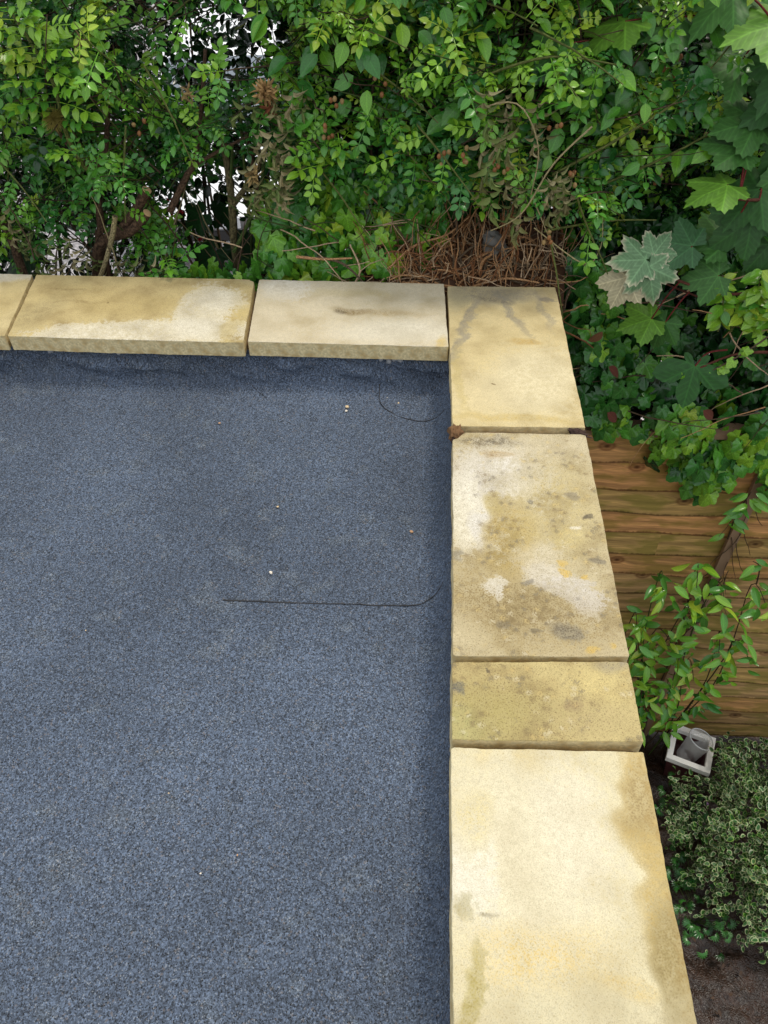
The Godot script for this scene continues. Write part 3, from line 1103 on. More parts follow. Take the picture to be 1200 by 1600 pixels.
	var gold := s8(222, 182, 84)
	var V := func(a, c): return Vector2(a, c)
	coping(b, "leftmost back coping slab, cut off by the frame, yellow with a pale back edge", [V.call(-1.72, -1.938), V.call(-1.123, -1.94), V.call(-1.071, -1.626), V.call(-1.70, -1.628)], 0.0, s8(218, 198, 142), [
		[-1.2, -1.93, 0.12, 0.03, 0, 0.4, chalk, 0.8], [-1.15, -1.78, 0.05, 0.1, 10, 0.5, tan_, 0.5, 0.3]], 1, 0.6)
	coping(b, "long back coping slab with a cream washed patch beside tan staining", [V.call(-1.111, -1.940), V.call(-0.489, -1.942), V.call(-0.461, -1.626), V.call(-1.064, -1.626)], 0.0, s8(212, 190, 130), [
		[-0.72, -1.66, 0.30, 0.06, -6, 0.12, cream, 0.92], [-0.60, -1.78, 0.075, 0.13, 0, 0.14, cream, 0.9], [-0.55, -1.83, 0.06, 0.05, 0, 0.25, cream, 0.8],
		[-0.79, -1.79, 0.12, 0.05, -8, 0.25, tan_, 0.55], [-0.95, -1.84, 0.12, 0.05, 0, 0.6, tan_, 0.6, 0.6], [-1.03, -1.74, 0.05, 0.10, 20, 0.6, s8(170, 156, 112), 0.6, 0.7],
		[-0.99, -1.86, 0.05, 0.006, 8, 0.6, brown, 0.5, 0.8], [-0.93, -1.80, 0.09, 0.005, -5, 0.7, brown, 0.4, 0.8], [-0.86, -1.80, 0.004, 0.003, 0, 0.4, brown, 0.9],
		[-0.57, -1.91, 0.02, 0.01, 0, 0.6, tan_, 0.7], [-0.50, -1.70, 0.02, 0.1, 0, 0.4, s8(214, 190, 120), 0.6], [-0.5, -1.93, 0.03, 0.02, 0, 0.5, sand, 0.6]], 2, 0.75, [[-0.489, -1.942, 0.014]])
	coping(b, "pale back coping slab with a brown smudge, butting the corner slab", [V.call(-0.477, -1.943), V.call(0.036, -1.944), V.call(0.050, -1.634), V.call(-0.451, -1.632)], 0.0, s8(226, 212, 178), [
		[-0.40, -1.89, 0.07, 0.06, 25, 0.2, s8(244, 238, 222), 0.9], [-0.06, -1.70, 0.17, 0.05, -4, 0.6, cream, 0.8], [-0.43, -1.76, 0.07, 0.14, 0, 0.7, s8(220, 206, 172), 0.7],
		[-0.20, -1.79, 0.05, 0.016, 4, 0.6, brown, 0.75, 0.7], [-0.225, -1.785, 0.02, 0.010, 0, 0.5, dark, 0.7, 0.6], [-0.12, -1.785, 0.10, 0.014, 3, 0.8, s8(176, 146, 90), 0.6, 0.6],
		[-0.13, -1.88, 0.04, 0.02, 30, 0.8, s8(190, 164, 108), 0.5, 0.6], [-0.22, -1.88, 0.1, 0.02, 0, 0.7, sand, 0.6], [0.03, -1.65, 0.015, 0.03, 0, 0.6, gold, 0.5]], 3, 0.4)
	coping(b, "corner coping slab, yellow with grey lichen streaks at its far end", [V.call(0.047, -1.929), V.call(0.340, -1.938), V.call(0.348, -1.332), V.call(0.060, -1.323)], 0.001, s8(224, 203, 146), [
		[0.25, -1.50, 0.11, 0.14, 20, 0.5, s8(238, 224, 182), 0.85], [0.13, -1.44, 0.08, 0.08, 0, 0.7, s8(234, 216, 166), 0.7],
		[0.13, -1.89, 0.10, 0.05, 0, 0.5, grey, 0.75, 0.5], [0.24, -1.89, 0.08, 0.035, 0, 0.6, grey, 0.7, 0.5], [0.07, -1.86, 0.03, 0.06, 0, 0.5, s8(178, 166, 128), 0.7, 0.4],
		[0.105, -1.77, 0.012, 0.10, 14, 0.5, grey, 0.8, 0.25], [0.075, -1.63, 0.010, 0.07, 10, 0.5, grey, 0.75, 0.3], [0.205, -1.81, 0.012, 0.09, -14, 0.5, grey, 0.75, 0.3], [0.235, -1.72, 0.01, 0.05, -14, 0.5, s8(160, 148, 122), 0.6, 0.4],
		[0.30, -1.82, 0.010, 0.09, -8, 0.5, grey, 0.6, 0.4], [0.17, -1.86, 0.06, 0.01, 20, 0.5, dark, 0.4, 0.7], [0.31, -1.87, 0.02, 0.012, 0, 0.4, s8(130, 122, 112), 0.7],
		[0.24, -1.665, 0.035, 0.01, 4, 0.6, s8(196, 160, 84), 0.8, 0.3], [0.20, -1.355, 0.15, 0.012, 1, 0.7, s8(206, 178, 104), 0.8, 0.4], [0.165, -1.485, 0.008, 0.003, 45, 0.4, brown, 0.9], [0.075, -1.5, 0.012, 0.13, 0, 0.5, s8(206, 184, 116), 0.6]], 4, 0.5)
	coping(b, "blotchy coping slab with chalky patches, dark spots and a broken far corner", [V.call(0.060, -1.304), V.call(0.347, -1.311), V.call(0.348, -0.741), V.call(0.060, -0.727)], -0.001, s8(204, 188, 146), [
		[0.15, -1.16, 0.10, 0.11, 0, 0.4, chalk, 0.85], [0.085, -1.06, 0.035, 0.11, 0, 0.3, cream, 0.9], [0.24, -1.26, 0.10, 0.05, 0, 0.7, s8(222, 208, 172), 0.7],
		[0.125, -1.005, 0.035, 0.06, -20, 0.25, chalk, 0.9], [0.135, -0.965, 0.022, 0.008, 0, 0.25, s8(240, 236, 224), 0.95],
		[0.165, -1.00, 0.045, 0.10, 8, 0.35, s8(186, 158, 84), 0.85, 0.2], [0.14, -1.09, 0.025, 0.03, 0, 0.4, s8(190, 166, 92), 0.7],
		[0.26, -1.08, 0.09, 0.13, 0, 0.7, s8(204, 184, 120), 0.7, 0.3], [0.12, -0.88, 0.11, 0.07, 10, 0.5, olive, 0.75, 0.35], [0.22, -0.80, 0.14, 0.07, 0, 0.6, olive, 0.7, 0.4],
		[0.255, -0.885, 0.085, 0.028, 27, 0.18, s8(214, 206, 192), 0.92, 0.12], [0.215, -0.945, 0.04, 0.05, 30, 0.4, s8(220, 208, 178), 0.7], [0.30, -0.85, 0.03, 0.03, 10, 0.3, s8(218, 208, 190), 0.8, 0.2],
		[0.128, -0.885, 0.022, 0.026, 20, 0.15, s8(226, 218, 198), 0.95], [0.135, -0.868, 0.01, 0.02, 0, 0.3, s8(226, 218, 198), 0.8],
		[0.135, -1.275, 0.065, 0.014, 3, 0.7, dark, 0.75, 0.8], [0.15, -1.235, 0.03, 0.012, 10, 0.7, s8(176, 140, 84), 0.7, 0.5],
		[0.31, -1.06, 0.010, 0.009, 0, 0.35, dark, 0.75], [0.297, -1.115, 0.015, 0.007, 0, 0.4, s8(140, 130, 110), 0.7], [0.215, -1.09, 0.007, 0.006, 0, 0.4, s8(110, 104, 90), 0.8], [0.325, -0.945, 0.012, 0.010, 0, 0.4, s8(120, 112, 98), 0.75], [0.07, -0.955, 0.012, 0.009, 0, 0.6, s8(120, 114, 100), 0.6],
		[0.245, -0.785, 0.024, 0.016, 0, 0.45, s8(104, 100, 94), 0.8, 0.35], [0.155, -0.80, 0.012, 0.01, 0, 0.5, s8(110, 104, 96), 0.7, 0.3], [0.20, -0.775, 0.008, 0.006, 0, 0.5, dark, 0.6], [0.19, -0.895, 0.008, 0.008, 0, 0.5, s8(110, 104, 96), 0.6],
		[0.252, -0.915, 0.011, 0.008, 0, 0.35, gold, 0.9], [0.257, -0.935, 0.008, 0.008, 0, 0.4, gold, 0.7], [0.29, -0.905, 0.006, 0.005, 0, 0.4, gold, 0.8], [0.285, -0.755, 0.012, 0.008, 0, 0.4, gold, 0.8], [0.315, -0.765, 0.006, 0.008, 0, 0.4, gold, 0.7], [0.28, -1.00, 0.03, 0.025, 0, 0.7, s8(224, 204, 134), 0.8, 0.6],
		[0.29, -1.03, 0.008, 0.006, 0, 0.3, cream, 0.9], [0.18, -0.83, 0.14, 0.05, 6, 0.9, brown, 0.45, 0.95]], 5, 0.9, [[0.060, -1.304, 0.026]])
	coping(b, "short olive stained coping slab between two long ones", [V.call(0.059, -0.714), V.call(0.344, -0.731), V.call(0.345, -0.589), V.call(0.058, -0.576)], 0.0, s8(204, 184, 122), [
		[0.10, -0.62, 0.10, 0.05, 0, 0.7, s8(168, 156, 88), 0.7, 0.3], [0.15, -0.65, 0.09, 0.04, 10, 0.7, s8(160, 140, 84), 0.6, 0.6], [0.28, -0.68, 0.05, 0.03, 0, 0.7, s8(224, 202, 130), 0.8, 0.3],
		[0.069, -0.664, 0.008, 0.012, 0, 0.5, s8(90, 92, 98), 0.8, 0.3], [0.12, -0.70, 0.004, 0.003, 0, 0.4, dark, 0.8], [0.245, -0.65, 0.016, 0.01, 0, 0.6, s8(140, 116, 84), 0.7, 0.3], [0.32, -0.72, 0.03, 0.012, 0, 0.6, s8(150, 140, 124), 0.7, 0.3],
		[0.08, -0.60, 0.03, 0.03, 0, 0.5, s8(186, 182, 116), 0.7, 0.4], [0.27, -0.62, 0.08, 0.03, 0, 0.7, s8(190, 170, 116), 0.7, 0.5]], 6, 1.0)
	coping(b, "largest near coping slab, cream with tan weathering along its outer edge", [V.call(0.057, -0.567), V.call(0.344, -0.577), V.call(0.347, 0.03), V.call(0.062, 0.04)], -0.007, s8(224, 212, 170), [
		[0.16, -0.42, 0.13, 0.14, 0, 0.5, s8(232, 221, 186), 0.9], [0.085, -0.40, 0.03, 0.07, 0, 0.4, s8(240, 234, 212), 0.85], [0.22, -0.46, 0.05, 0.09, 0, 0.5, s8(236, 226, 196), 0.7],
		[0.335, -0.49, 0.042, 0.10, 0, 0.3, s8(200, 172, 104), 0.95, 0.1], [0.335, -0.36, 0.034, 0.11, -3, 0.3, s8(194, 168, 102), 0.9, 0.15], [0.34, -0.27, 0.034, 0.10, 0, 0.4, s8(150, 132, 82), 0.9, 0.3], [0.325, -0.50, 0.028, 0.05, 0, 0.6, s8(146, 128, 90), 0.6, 0.7], [0.30, -0.17, 0.06, 0.06, 0, 0.6, s8(176, 160, 118), 0.8, 0.4],
		[0.345, -0.40, 0.008, 0.2, 0, 0.5, s8(170, 142, 84), 0.6, 0.5], [0.175, -0.56, 0.02, 0.02, 0, 0.6, s8(226, 206, 150), 0.6], [0.10, -0.56, 0.015, 0.02, 0, 0.6, s8(226, 206, 150), 0.6],
		[0.17, -0.29, 0.08, 0.035, 0, 0.8, s8(222, 192, 118), 0.75, 0.7], [0.27, -0.265, 0.035, 0.012, 0, 0.6, s8(214, 184, 112), 0.75, 0.5], [0.24, -0.22, 0.13, 0.05, 0, 0.8, s8(206, 194, 154), 0.7, 0.3],
		[0.086, -0.24, 0.012, 0.055, 0, 0.35, s8(172, 156, 88), 0.85, 0.25], [0.092, -0.485, 0.005, 0.004, 0, 0.5, dark, 0.7], [0.085, -0.46, 0.025, 0.04, 0, 0.7, s8(214, 196, 136), 0.7, 0.3], [0.078, -0.345, 0.008, 0.02, 0, 0.6, s8(170, 158, 110), 0.6], [0.10, -0.335, 0.010, 0.004, 0, 0.6, s8(140, 130, 104), 0.6, 0.3]], 7, 0.35)
	coping(b, "", [V.call(0.060, 0.052), V.call(0.346, 0.046), V.call(0.347, 0.65), V.call(0.060, 0.65)], -0.004, sand, [], 8, 0.7)
	b.get_child(b.get_child_count() - 1).remove_meta("label")
	# broken mortar at the far joint of the right-hand parapet
	var mort := mat(lin(0.17, 0.09, 0.038), 0.95)
	var crumb := mat(lin(0.055, 0.03, 0.022), 0.95)
	var o := part("mortar_lump", lump(0.014, 0.015, 0.021, 0.5, 91, 14, 20, 3.2), mort, b, Transform3D(Basis(), Vector3(0.066, -0.008, -1.308)))
	o.set_meta("label", "crumbling brown mortar lump at the broken slab corner")
	part("mortar_lump", lump(0.008, 0.008, 0.011, 0.5, 92, 10, 14, 3.0), crumb, b, Transform3D(Basis(), Vector3(0.066, -0.014, -1.290)))
	part("mortar_lump", lump(0.020, 0.006, 0.007, 0.6, 93, 12, 18, 3.6), crumb, b, Transform3D(Basis(Vector3.UP, -0.4), Vector3(0.332, -0.003, -1.318)))
	part("mortar_strip", lump(0.12, 0.008, 0.008, 0.3, 94, 9, 12, 3.0), mort, b, Transform3D(Basis(), Vector3(0.19, -0.022, -1.318)))

func board_mesh(x0: float, x1: float, y0: float, y1: float, seed_: int) -> ArrayMesh:
	# waney lap: the lower edge stands proud and wanders
	var n := noise(seed_, 2.4, 3)
	var st := begin()
	st.set_smooth_group(0)
	var seg := 22
	var rows := []
	for i in seg + 1:
		var x := lerpf(x0, x1, float(i) / seg)
		var low := y0 + 0.011 * n.get_noise_2d(x, 2.0) + 0.004 * n.get_noise_2d(x * 4, 5.0)
		var bow := 0.004 * n.get_noise_2d(x, 9.0)
		rows.append([Vector3(x, y1 + 0.02, 0.002 + bow), Vector3(x, lerpf(low, y1, 0.5), 0.0095 + bow), Vector3(x, low, 0.015 + bow), Vector3(x, low - 0.001, 0.006 + bow)])
	var off := fmod(seed_ * 0.377, 1.0)
	for i in seg:
		for j in 3:
			st.set_smooth_group(0 if j < 2 else 1)
			var vv := [rows[i][j], rows[i + 1][j], rows[i + 1][j + 1], rows[i][j + 1]]
			for k in [0, 1, 2, 0, 2, 3]:
				var v: Vector3 = vv[k]
				st.set_uv(Vector2(v.x * 0.75 + off, clampf((v.y - (rows[i if k in [0, 3] else i + 1][2] as Vector3).y) / 0.155, 0.004, 0.99)))
				st.add_vertex(v)
	return done(st)

func fence() -> void:
	var f := thing("wooden_fence", "weathered brown waney lap timber fence panel under the ivy", "fence", Vector3(1.2, GY, -2.09))
	var lo := -2.57
	var edges := []
	var y := -0.62
	while y > lo:
		edges.append(y)
		y -= R.randf_range(0.108, 0.135)
	for p in 2:
		var x0 := 0.30 + p * 1.90
		var x1 := x0 + 1.83
		for i in edges.size():
			var y1: float = edges[i]
			var y0: float = edges[i + 1] if i + 1 < edges.size() else lo
			var mi: int = [0, 2, 1, 2, 1, 0, 3, 3, 1, 3, 3, 1, 3, 0, 3, 1, 3, 3][(i + p) % 18]
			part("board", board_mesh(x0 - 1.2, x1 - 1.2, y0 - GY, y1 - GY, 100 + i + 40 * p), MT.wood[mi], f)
		for bx in [x0 + 0.88, x0 + 0.02, x1 - 0.02]:
			part("batten", box_mesh(Vector3(bx - 1.2 - 0.019, lo - GY, 0.022), Vector3(bx - 1.2 + 0.019, -0.60 - GY, 0.040)), MT.batten, f)
		part("post", box_mesh(Vector3(x1 - 1.2 + 0.005, -0.3, -0.05), Vector3(x1 - 1.2 + 0.065, -0.55 - GY, 0.03)), MT.batten, f)
		part("cap_rail", box_mesh(Vector3(x0 - 1.2, -0.62 - GY + 0.021, -0.02), Vector3(x1 - 1.2, -0.60 - GY + 0.022, 0.045)), MT.batten, f)

# ---------------------------------------------------------------- the street beyond
func loft(st: SurfaceTool, rings: Array, closed := true) -> void:
	var m: int = rings[0].size()
	for i in rings.size() - 1:
		for j in (m if closed else m - 1):
			var k := (j + 1) % m
			quad(st, rings[i][j], rings[i][k], rings[i + 1][k], rings[i + 1][j])

func car(label: String, at: Vector3, turn: float) -> void:
	# front towards +z, origin on the road under the front bumper
	var c := thing("parked_car", label, "car", at, "white cars parked beyond the hedge")
	c.rotation.y = turn
	var st := begin()
	st.set_smooth_group(0)
	var rings := []
	# [z, half width, sill, shoulder, bonnet crown]
	for s in [[0.02, 0.60, 0.32, 0.50, 0.56], [-0.05, 0.74, 0.24, 0.60, 0.66], [-0.22, 0.84, 0.20, 0.68, 0.76], [-0.6, 0.88, 0.18, 0.76, 0.86], [-1.2, 0.89, 0.18, 0.84, 0.94], [-2.0, 0.89, 0.18, 0.88, 0.95], [-3.0, 0.89, 0.18, 0.90, 0.97], [-3.7, 0.86, 0.22, 0.92, 0.98], [-4.05, 0.78, 0.30, 0.86, 0.92], [-4.15, 0.66, 0.38, 0.78, 0.82]]:
		var r := []
		var w: float = s[1]
		for q in [[-0.92, s[2]], [-1.0, s[2] + 0.16], [-1.0, s[3] - 0.08], [-0.96, s[3]], [-0.8, lerpf(s[3], s[4], 0.7)], [-0.4, s[4]], [0.0, s[4] + 0.012], [0.4, s[4]], [0.8, lerpf(s[3], s[4], 0.7)], [0.96, s[3]], [1.0, s[3] - 0.08], [1.0, s[2] + 0.16], [0.92, s[2]]]:
			r.append(Vector3(q[0] * w, q[1], s[0]))
		rings.append(r)
	loft(st, rings)
	for e in [0, rings.size() - 1]:
		var r: Array = rings[e]
		for j in range(1, r.size() - 1):
			if e == 0: tri(st, r[0], r[j], r[j + 1])
			else: tri(st, r[0], r[j + 1], r[j])
	part("body", done(st), MT.white_paint, c)
	# cabin: ring at the waist, ring at the roof
	var A := [Vector3(-0.78, 0.93, -1.15), Vector3(0.78, 0.93, -1.15), Vector3(0.82, 0.94, -2.4), Vector3(0.76, 0.95, -3.85), Vector3(-0.76, 0.95, -3.85), Vector3(-0.82, 0.94, -2.4)]
	var B := [Vector3(-0.56, 1.42, -1.95), Vector3(0.56, 1.42, -1.95), Vector3(0.60, 1.47, -2.6), Vector3(0.56, 1.42, -3.45), Vector3(-0.56, 1.42, -3.45), Vector3(-0.60, 1.47, -2.6)]
	st = begin()
	st.set_smooth_group(-1)
	for j in 6:
		quad(st, A[(j + 1) % 6], A[j], B[j], B[(j + 1) % 6])
	quad(st, B[0], B[5], B[2], B[1])
	quad(st, B[5], B[4], B[3], B[2])
	part("cabin", done(st), MT.white_paint, c)
	for j in 6:
		var cen: Vector3 = (A[j] + A[(j + 1) % 6] + B[j] + B[(j + 1) % 6]) * 0.25
		var out := Vector3(cen.x, 0.25, cen.z + 2.5).normalized() * 0.006
		var P := []
		for v in [A[(j + 1) % 6], A[j], B[j], B[(j + 1) % 6]]:
			P.append(v.lerp(cen, 0.13) + out)
		st = begin()
		st.set_smooth_group(-1)
		quad(st, P[0], P[1], P[2], P[3])
		part("windscreen" if j == 0 else ("rear_window" if j == 3 else "side_window"), done(st), MT.glass, c)
	for s in [-1, 1]:
		part("headlight", lump(0.15, 0.07, 0.12, 0.03, 5, 8, 12), MT.lamp_lens, c, Transform3D(Basis(Vector3.UP, 0.5 * s), Vector3(0.62 * s, 0.60, -0.10)))
		part("mirror", lump(0.09, 0.07, 0.05, 0.04, 6, 7, 10), MT.white_paint, c, Transform3D(Basis(), Vector3(0.97 * s, 0.98, -1.45)))
		for z in [-0.78, -3.3]:
			var w := CylinderMesh.new()
			w.top_radius = 0.31; w.bottom_radius = 0.31; w.height = 0.2; w.radial_segments = 24
			var wh := part("wheel", w, MT.tyre, c, Transform3D(Basis(Vector3.BACK, PI / 2), Vector3(0.80 * s, 0.31, z)))
			var h := CylinderMesh.new()
			h.top_radius = 0.20; h.bottom_radius = 0.21; h.height = 0.03; h.radial_segments = 18
			part("rim", h, MT.alloy, wh, Transform3D(Basis(), Vector3(0, -0.1 * s, 0)))
	part("grille", box_mesh(Vector3(-0.38, 0.34, 0.0), Vector3(0.38, 0.43, 0.035)), MT.black, c)
	part("number_plate", box_mesh(Vector3(-0.26, 0.455, 0.0), Vector3(0.26, 0.555, 0.042)), MT.lamp_lens, c)

func street() -> void:
	car("white car seen in pieces through the lower gap in the hedge", Vector3(-2.05, GY - 0.012, -6.85), 0.12)
	car("white car farther off, glimpsed through the top of the hedge", Vector3(-3.1, GY - 0.012, -12.2), -0.2)

# ---------------------------------------------------------------- planting
func hedge() -> void:
	var a := rose_bush(-1.95, -0.98, "leftmost rose bush, with yellow green young shoots and a mossy gall", 540, 700, 0.5, 2.7, -2.10)
	var b := rose_bush(-1.0, -0.40, "thin rose bush with cut brown stubs and bright gaps at its foot", 500, 280, 0.32, 2.7, -2.10)
	var c := rose_bush(-0.42, 0.05, "rose bush hung with withered brown leaves left of the root tangle", 560, 720, 0.5, 2.7, -2.08, 0.12)
	var d := rose_bush(0.02, 0.48, "rose bush bulging over the root tangle, with a dried olive spray", 680, 840, 0.6, 3.0, -2.02, 0.16)
	var e := rose_bush(0.44, 1.9, "wide rose bush with arching shoots behind the sycamore leaves", 1050, 1800, 0.8, 2.9, -2.20, -0.1)
	var low := []
	for i in 1700:  # backing leaves, hedge shade painted in as dark greens
		var q := Vector3(R.randf_range(0.42, 2.0) if i < 1200 else R.randf_range(-0.3, 0.5), R.randf_range(-0.85, 0.25), R.randf_range(-2.95, -2.22 if i < 1200 else -2.45))
		var sc := R.randf_range(0.9, 1.4)
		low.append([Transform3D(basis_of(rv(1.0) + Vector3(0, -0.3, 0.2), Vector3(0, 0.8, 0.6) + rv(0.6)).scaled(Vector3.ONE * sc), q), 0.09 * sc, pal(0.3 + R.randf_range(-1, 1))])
	leaves_out(low, "rose", MT.rose, e, 0)
	# bare lower stems of the left half
	cane(a, [Vector3(-1.30, 0.14, -2.17), Vector3(-1.265, 0.0, -2.14), Vector3(-1.25, -0.16, -2.12), Vector3(-1.22, -0.9, -2.15)], 0.011, 0.015, MT.bark)
	cane(a, [Vector3(-1.0, -0.9, -2.2), Vector3(-1.01, -0.09, -2.17), Vector3(-0.98, 0.05, -2.15), Vector3(-0.955, 0.2, -2.15), Vector3(-0.91, 0.27, -2.16), Vector3(-0.88, 0.4, -2.2)], 0.016, 0.006, MT.bark)
	cane(a, [Vector3(-0.95, 0.2, -2.15), Vector3(-0.99, 0.27, -2.13), Vector3(-1.02, 0.36, -2.1)], 0.010, 0.004, MT.bark)
	var p := cane(a, [Vector3(-0.93, 0.19, -2.13), Vector3(-0.965, 0.25, -2.10), Vector3(-0.975, 0.35, -2.08), Vector3(-0.965, 0.45, -2.07), Vector3(-0.985, 0.54, -2.06), Vector3(-1.02, 0.62, -2.06)], 0.008, 0.003, MT.cane_light)
	var young := []
	for i in range(10, p.size()):
		for s in [-1, 1]:
			var dir := (Vector3(s * 0.9, 0.25, 0.5) + rv(0.3)).normalized()
			young.append([Transform3D(basis_of(dir, Vector3(0, 0.9, 0.5) + rv(0.3)).scaled(Vector3.ONE * R.randf_range(0.8, 1.1)), p[i]), 0.1, pal(6.2 + R.randf_range(-1, 1) - (0.0 if i > 16 else 1.3))])
	leaves_out(young, "rose", MT.rose, a, 60, "young_leaf")
	# mossy gall on the green cane
	var st := begin()
	for i in 520:
		var dd := rv(1.0).normalized()
		var q := Vector3(-0.985, 0.375, -2.055) - a.position
		tube(st, [q + dd * 0.008, q + dd * R.randf_range(0.018, 0.034) + rv(0.005)], 0.0011, 0.0004, 3, 0.0, false)
	var g := part("moss_gall", done(st, false), mat(lin(0.30, 0.25, 0.05), 0.9), a)
	g.set_meta("label", "yellowish mossy gall on the green cane")
	# cut stubs
	cane(b, [Vector3(-1.08, -0.4, -2.16), Vector3(-1.02, -0.05, -2.15), Vector3(-0.92, 0.04, -2.13), Vector3(-0.86, 0.10, -2.12), Vector3(-0.80, 0.175, -2.10)], 0.017, 0.014, MT.bark, "cut_stub", 9)
	part("cut_end", lump(0.0135, 0.003, 0.0135, 0.05, 61, 6, 12), MT.cut_wood, b, Transform3D(basis_of(Vector3(0.75, -0.62, 0.1), Vector3(0.62, 0.75, 0.2)), Vector3(-0.798, 0.178, -2.099) - b.position))
	cane(b, [Vector3(-0.93, 0.03, -2.13), Vector3(-0.87, 0.06, -2.10), Vector3(-0.81, 0.115, -2.09)], 0.016, 0.013, MT.bark, "cut_stub", 9)
	part("cut_end", lump(0.0125, 0.003, 0.0125, 0.05, 62, 6, 12), MT.cut_wood, b, Transform3D(basis_of(Vector3(0.7, -0.7, 0.1), Vector3(0.7, 0.7, 0.2)), Vector3(-0.808, 0.117, -2.089) - b.position))
	cane(b, [Vector3(-1.02, -0.12, -2.08), Vector3(-0.96, -0.02, -2.08), Vector3(-0.92, 0.06, -2.08), Vector3(-0.90, 0.11, -2.08)], 0.007, 0.008, MT.straw, "cut_stub")
	cane(b, [Vector3(-0.76, 0.10, -2.14), Vector3(-0.70, 0.19, -2.15), Vector3(-0.665, 0.24, -2.15), Vector3(-0.63, 0.36, -2.17), Vector3(-0.6, 0.5, -2.2)], 0.011, 0.005, MT.bark)
	cane(b, [Vector3(-0.68, 0.22, -2.15), Vector3(-0.58, 0.28, -2.12), Vector3(-0.48, 0.33, -2.1)], 0.006, 0.003, MT.bark)
	cane(b, [Vector3(-0.60, -0.8, -2.16), Vector3(-0.588, -0.05, -2.14), Vector3(-0.58, 0.06, -2.14), Vector3(-0.575, 0.19, -2.15), Vector3(-0.59, 0.3, -2.2)], 0.013, 0.010, MT.bark_olive)
	cane(b, [Vector3(-0.53, -0.8, -2.17), Vector3(-0.515, -0.02, -2.16), Vector3(-0.505, 0.13, -2.17), Vector3(-0.52, 0.3, -2.2)], 0.011, 0.008, MT.bark)
	cane(b, [Vector3(-0.575, 0.12, -2.14), Vector3(-0.53, 0.17, -2.15), Vector3(-0.49, 0.22, -2.17), Vector3(-0.44, 0.34, -2.2)], 0.009, 0.005, MT.bark_olive)
	cane(b, [Vector3(-0.58, 0.0, -2.10), Vector3(-0.53, 0.08, -2.1), Vector3(-0.48, 0.18, -2.1), Vector3(-0.45, 0.32, -2.12)], 0.006, 0.005, MT.cane)
	for i in 46:
		var x := R.randf_range(-1.25, -0.3)
		var q := Vector3(x, R.randf_range(-0.2, 0.0), R.randf_range(-2.35, -2.03))
		var pts := grow(q, Vector3(R.randf_range(-0.9, 0.9), 1, R.randf_range(-0.3, 0.2)), R.randf_range(0.12, 0.4), 0.3, 0.14)
		for j in pts.size():
			pts[j] -= b.position
		part("twig", tube_mesh(pts, R.randf_range(0.0016, 0.004), 0.0009, 4), [MT.cane_brown, MT.vine, MT.straw, MT.bark][i % 4], b)
	# low withered leaves just behind the coping
	wither(a, Vector3(-1.12, -0.02, -2.08), 26, Vector3(0.2, 0.09, 0.06))
	wither(b, Vector3(-0.85, -0.05, -2.06), 14, Vector3(0.12, 0.06, 0.05))
	wither(a, Vector3(-1.28, 0.2, -2.1), 10, Vector3(0.05, 0.1, 0.03))
	wither(b, Vector3(-0.42, 0.34, -2.03), 20, Vector3(0.05, 0.13, 0.03))
	wither(b, Vector3(-0.46, 0.24, -2.03), 10, Vector3(0.06, 0.05, 0.03))
	wither(c, Vector3(-0.36, 0.42, -2.03), 8, Vector3(0.05, 0.08, 0.03))
	wither(d, Vector3(0.20, 0.38, -1.95), 30, Vector3(0.11, 0.13, 0.05))
	wither(d, Vector3(0.28, 0.27, -1.95), 14, Vector3(0.10, 0.08, 0.05))
	cane(d, [Vector3(0.08, 0.44, -1.95), Vector3(0.18, 0.47, -1.91), Vector3(0.24, 0.38, -1.9), Vector3(0.24, 0.26, -1.92)], 0.0021, 0.0014, MT.straw, "dry_stem", 5)
	cane(d, [Vector3(0.36, 0.42, -1.92), Vector3(0.28, 0.34, -1.9), Vector3(0.22, 0.22, -1.9), Vector3(0.15, 0.16, -1.93)], 0.0024, 0.0016, MT.straw, "dry_stem", 5)
	cane(d, [Vector3(0.24, 0.26, -1.93), Vector3(0.29, 0.17, -1.91), Vector3(0.33, 0.10, -1.92)], 0.0018, 0.0011, MT.straw, "dry_stem", 5)
	cane(d, [Vector3(0.26, 0.17, -1.93), Vector3(0.40, 0.08, -1.92), Vector3(0.44, 0.12, -1.94), Vector3(0.43, 0.2, -1.95)], 0.002, 0.0012, MT.straw, "dry_stem", 5)
	# dead flower heads and hips
	dead_head(b, Vector3(-0.415, 0.46, -2.0), 0.036, 70, Color(0.62, 0.38, 0.15))
	dead_head(b, Vector3(-0.405, 0.425, -2.0), 0.03, 18, Color(0.25, 0.08, 0.03))
	dead_head(b, Vector3(-0.48, 0.25, -2.03), 0.03, 40, Color(0.66, 0.46, 0.18))
	dead_head(b, Vector3(-0.62, 0.44, -2.04), 0.03, 16, Color(0.42, 0.30, 0.12))
	dead_head(b, Vector3(-0.86, 0.55, -2.05), 0.025, 14, Color(0.3, 0.2, 0.09))
	for h in [[c, -0.28, 0.37, -2.01, 5], [c, -0.25, 0.44, -2.01, 4], [c, -0.14, 0.47, -2.01, 3], [d, 0.02, 0.335, -1.93, 4], [d, 0.06, 0.345, -1.93, 4], [d, 0.155, 0.33, -1.9, 6], [d, 0.30, 0.17, -1.9, 4], [d, 0.34, 0.30, -1.93, 4], [d, 0.27, 0.42, -1.92, 3], [e, 0.56, 0.50, -2.1, 6], [e, 0.52, 0.38, -2.1, 4], [e, 0.60, 0.24, -2.1, 4], [e, 0.70, 0.36, -2.1, 4], [e, 0.46, 0.18, -2.1, 5], [b, -0.75, 0.36, -2.05, 3]]:
		hips(h[0], Vector3(h[1], h[2], h[3]), h[4])
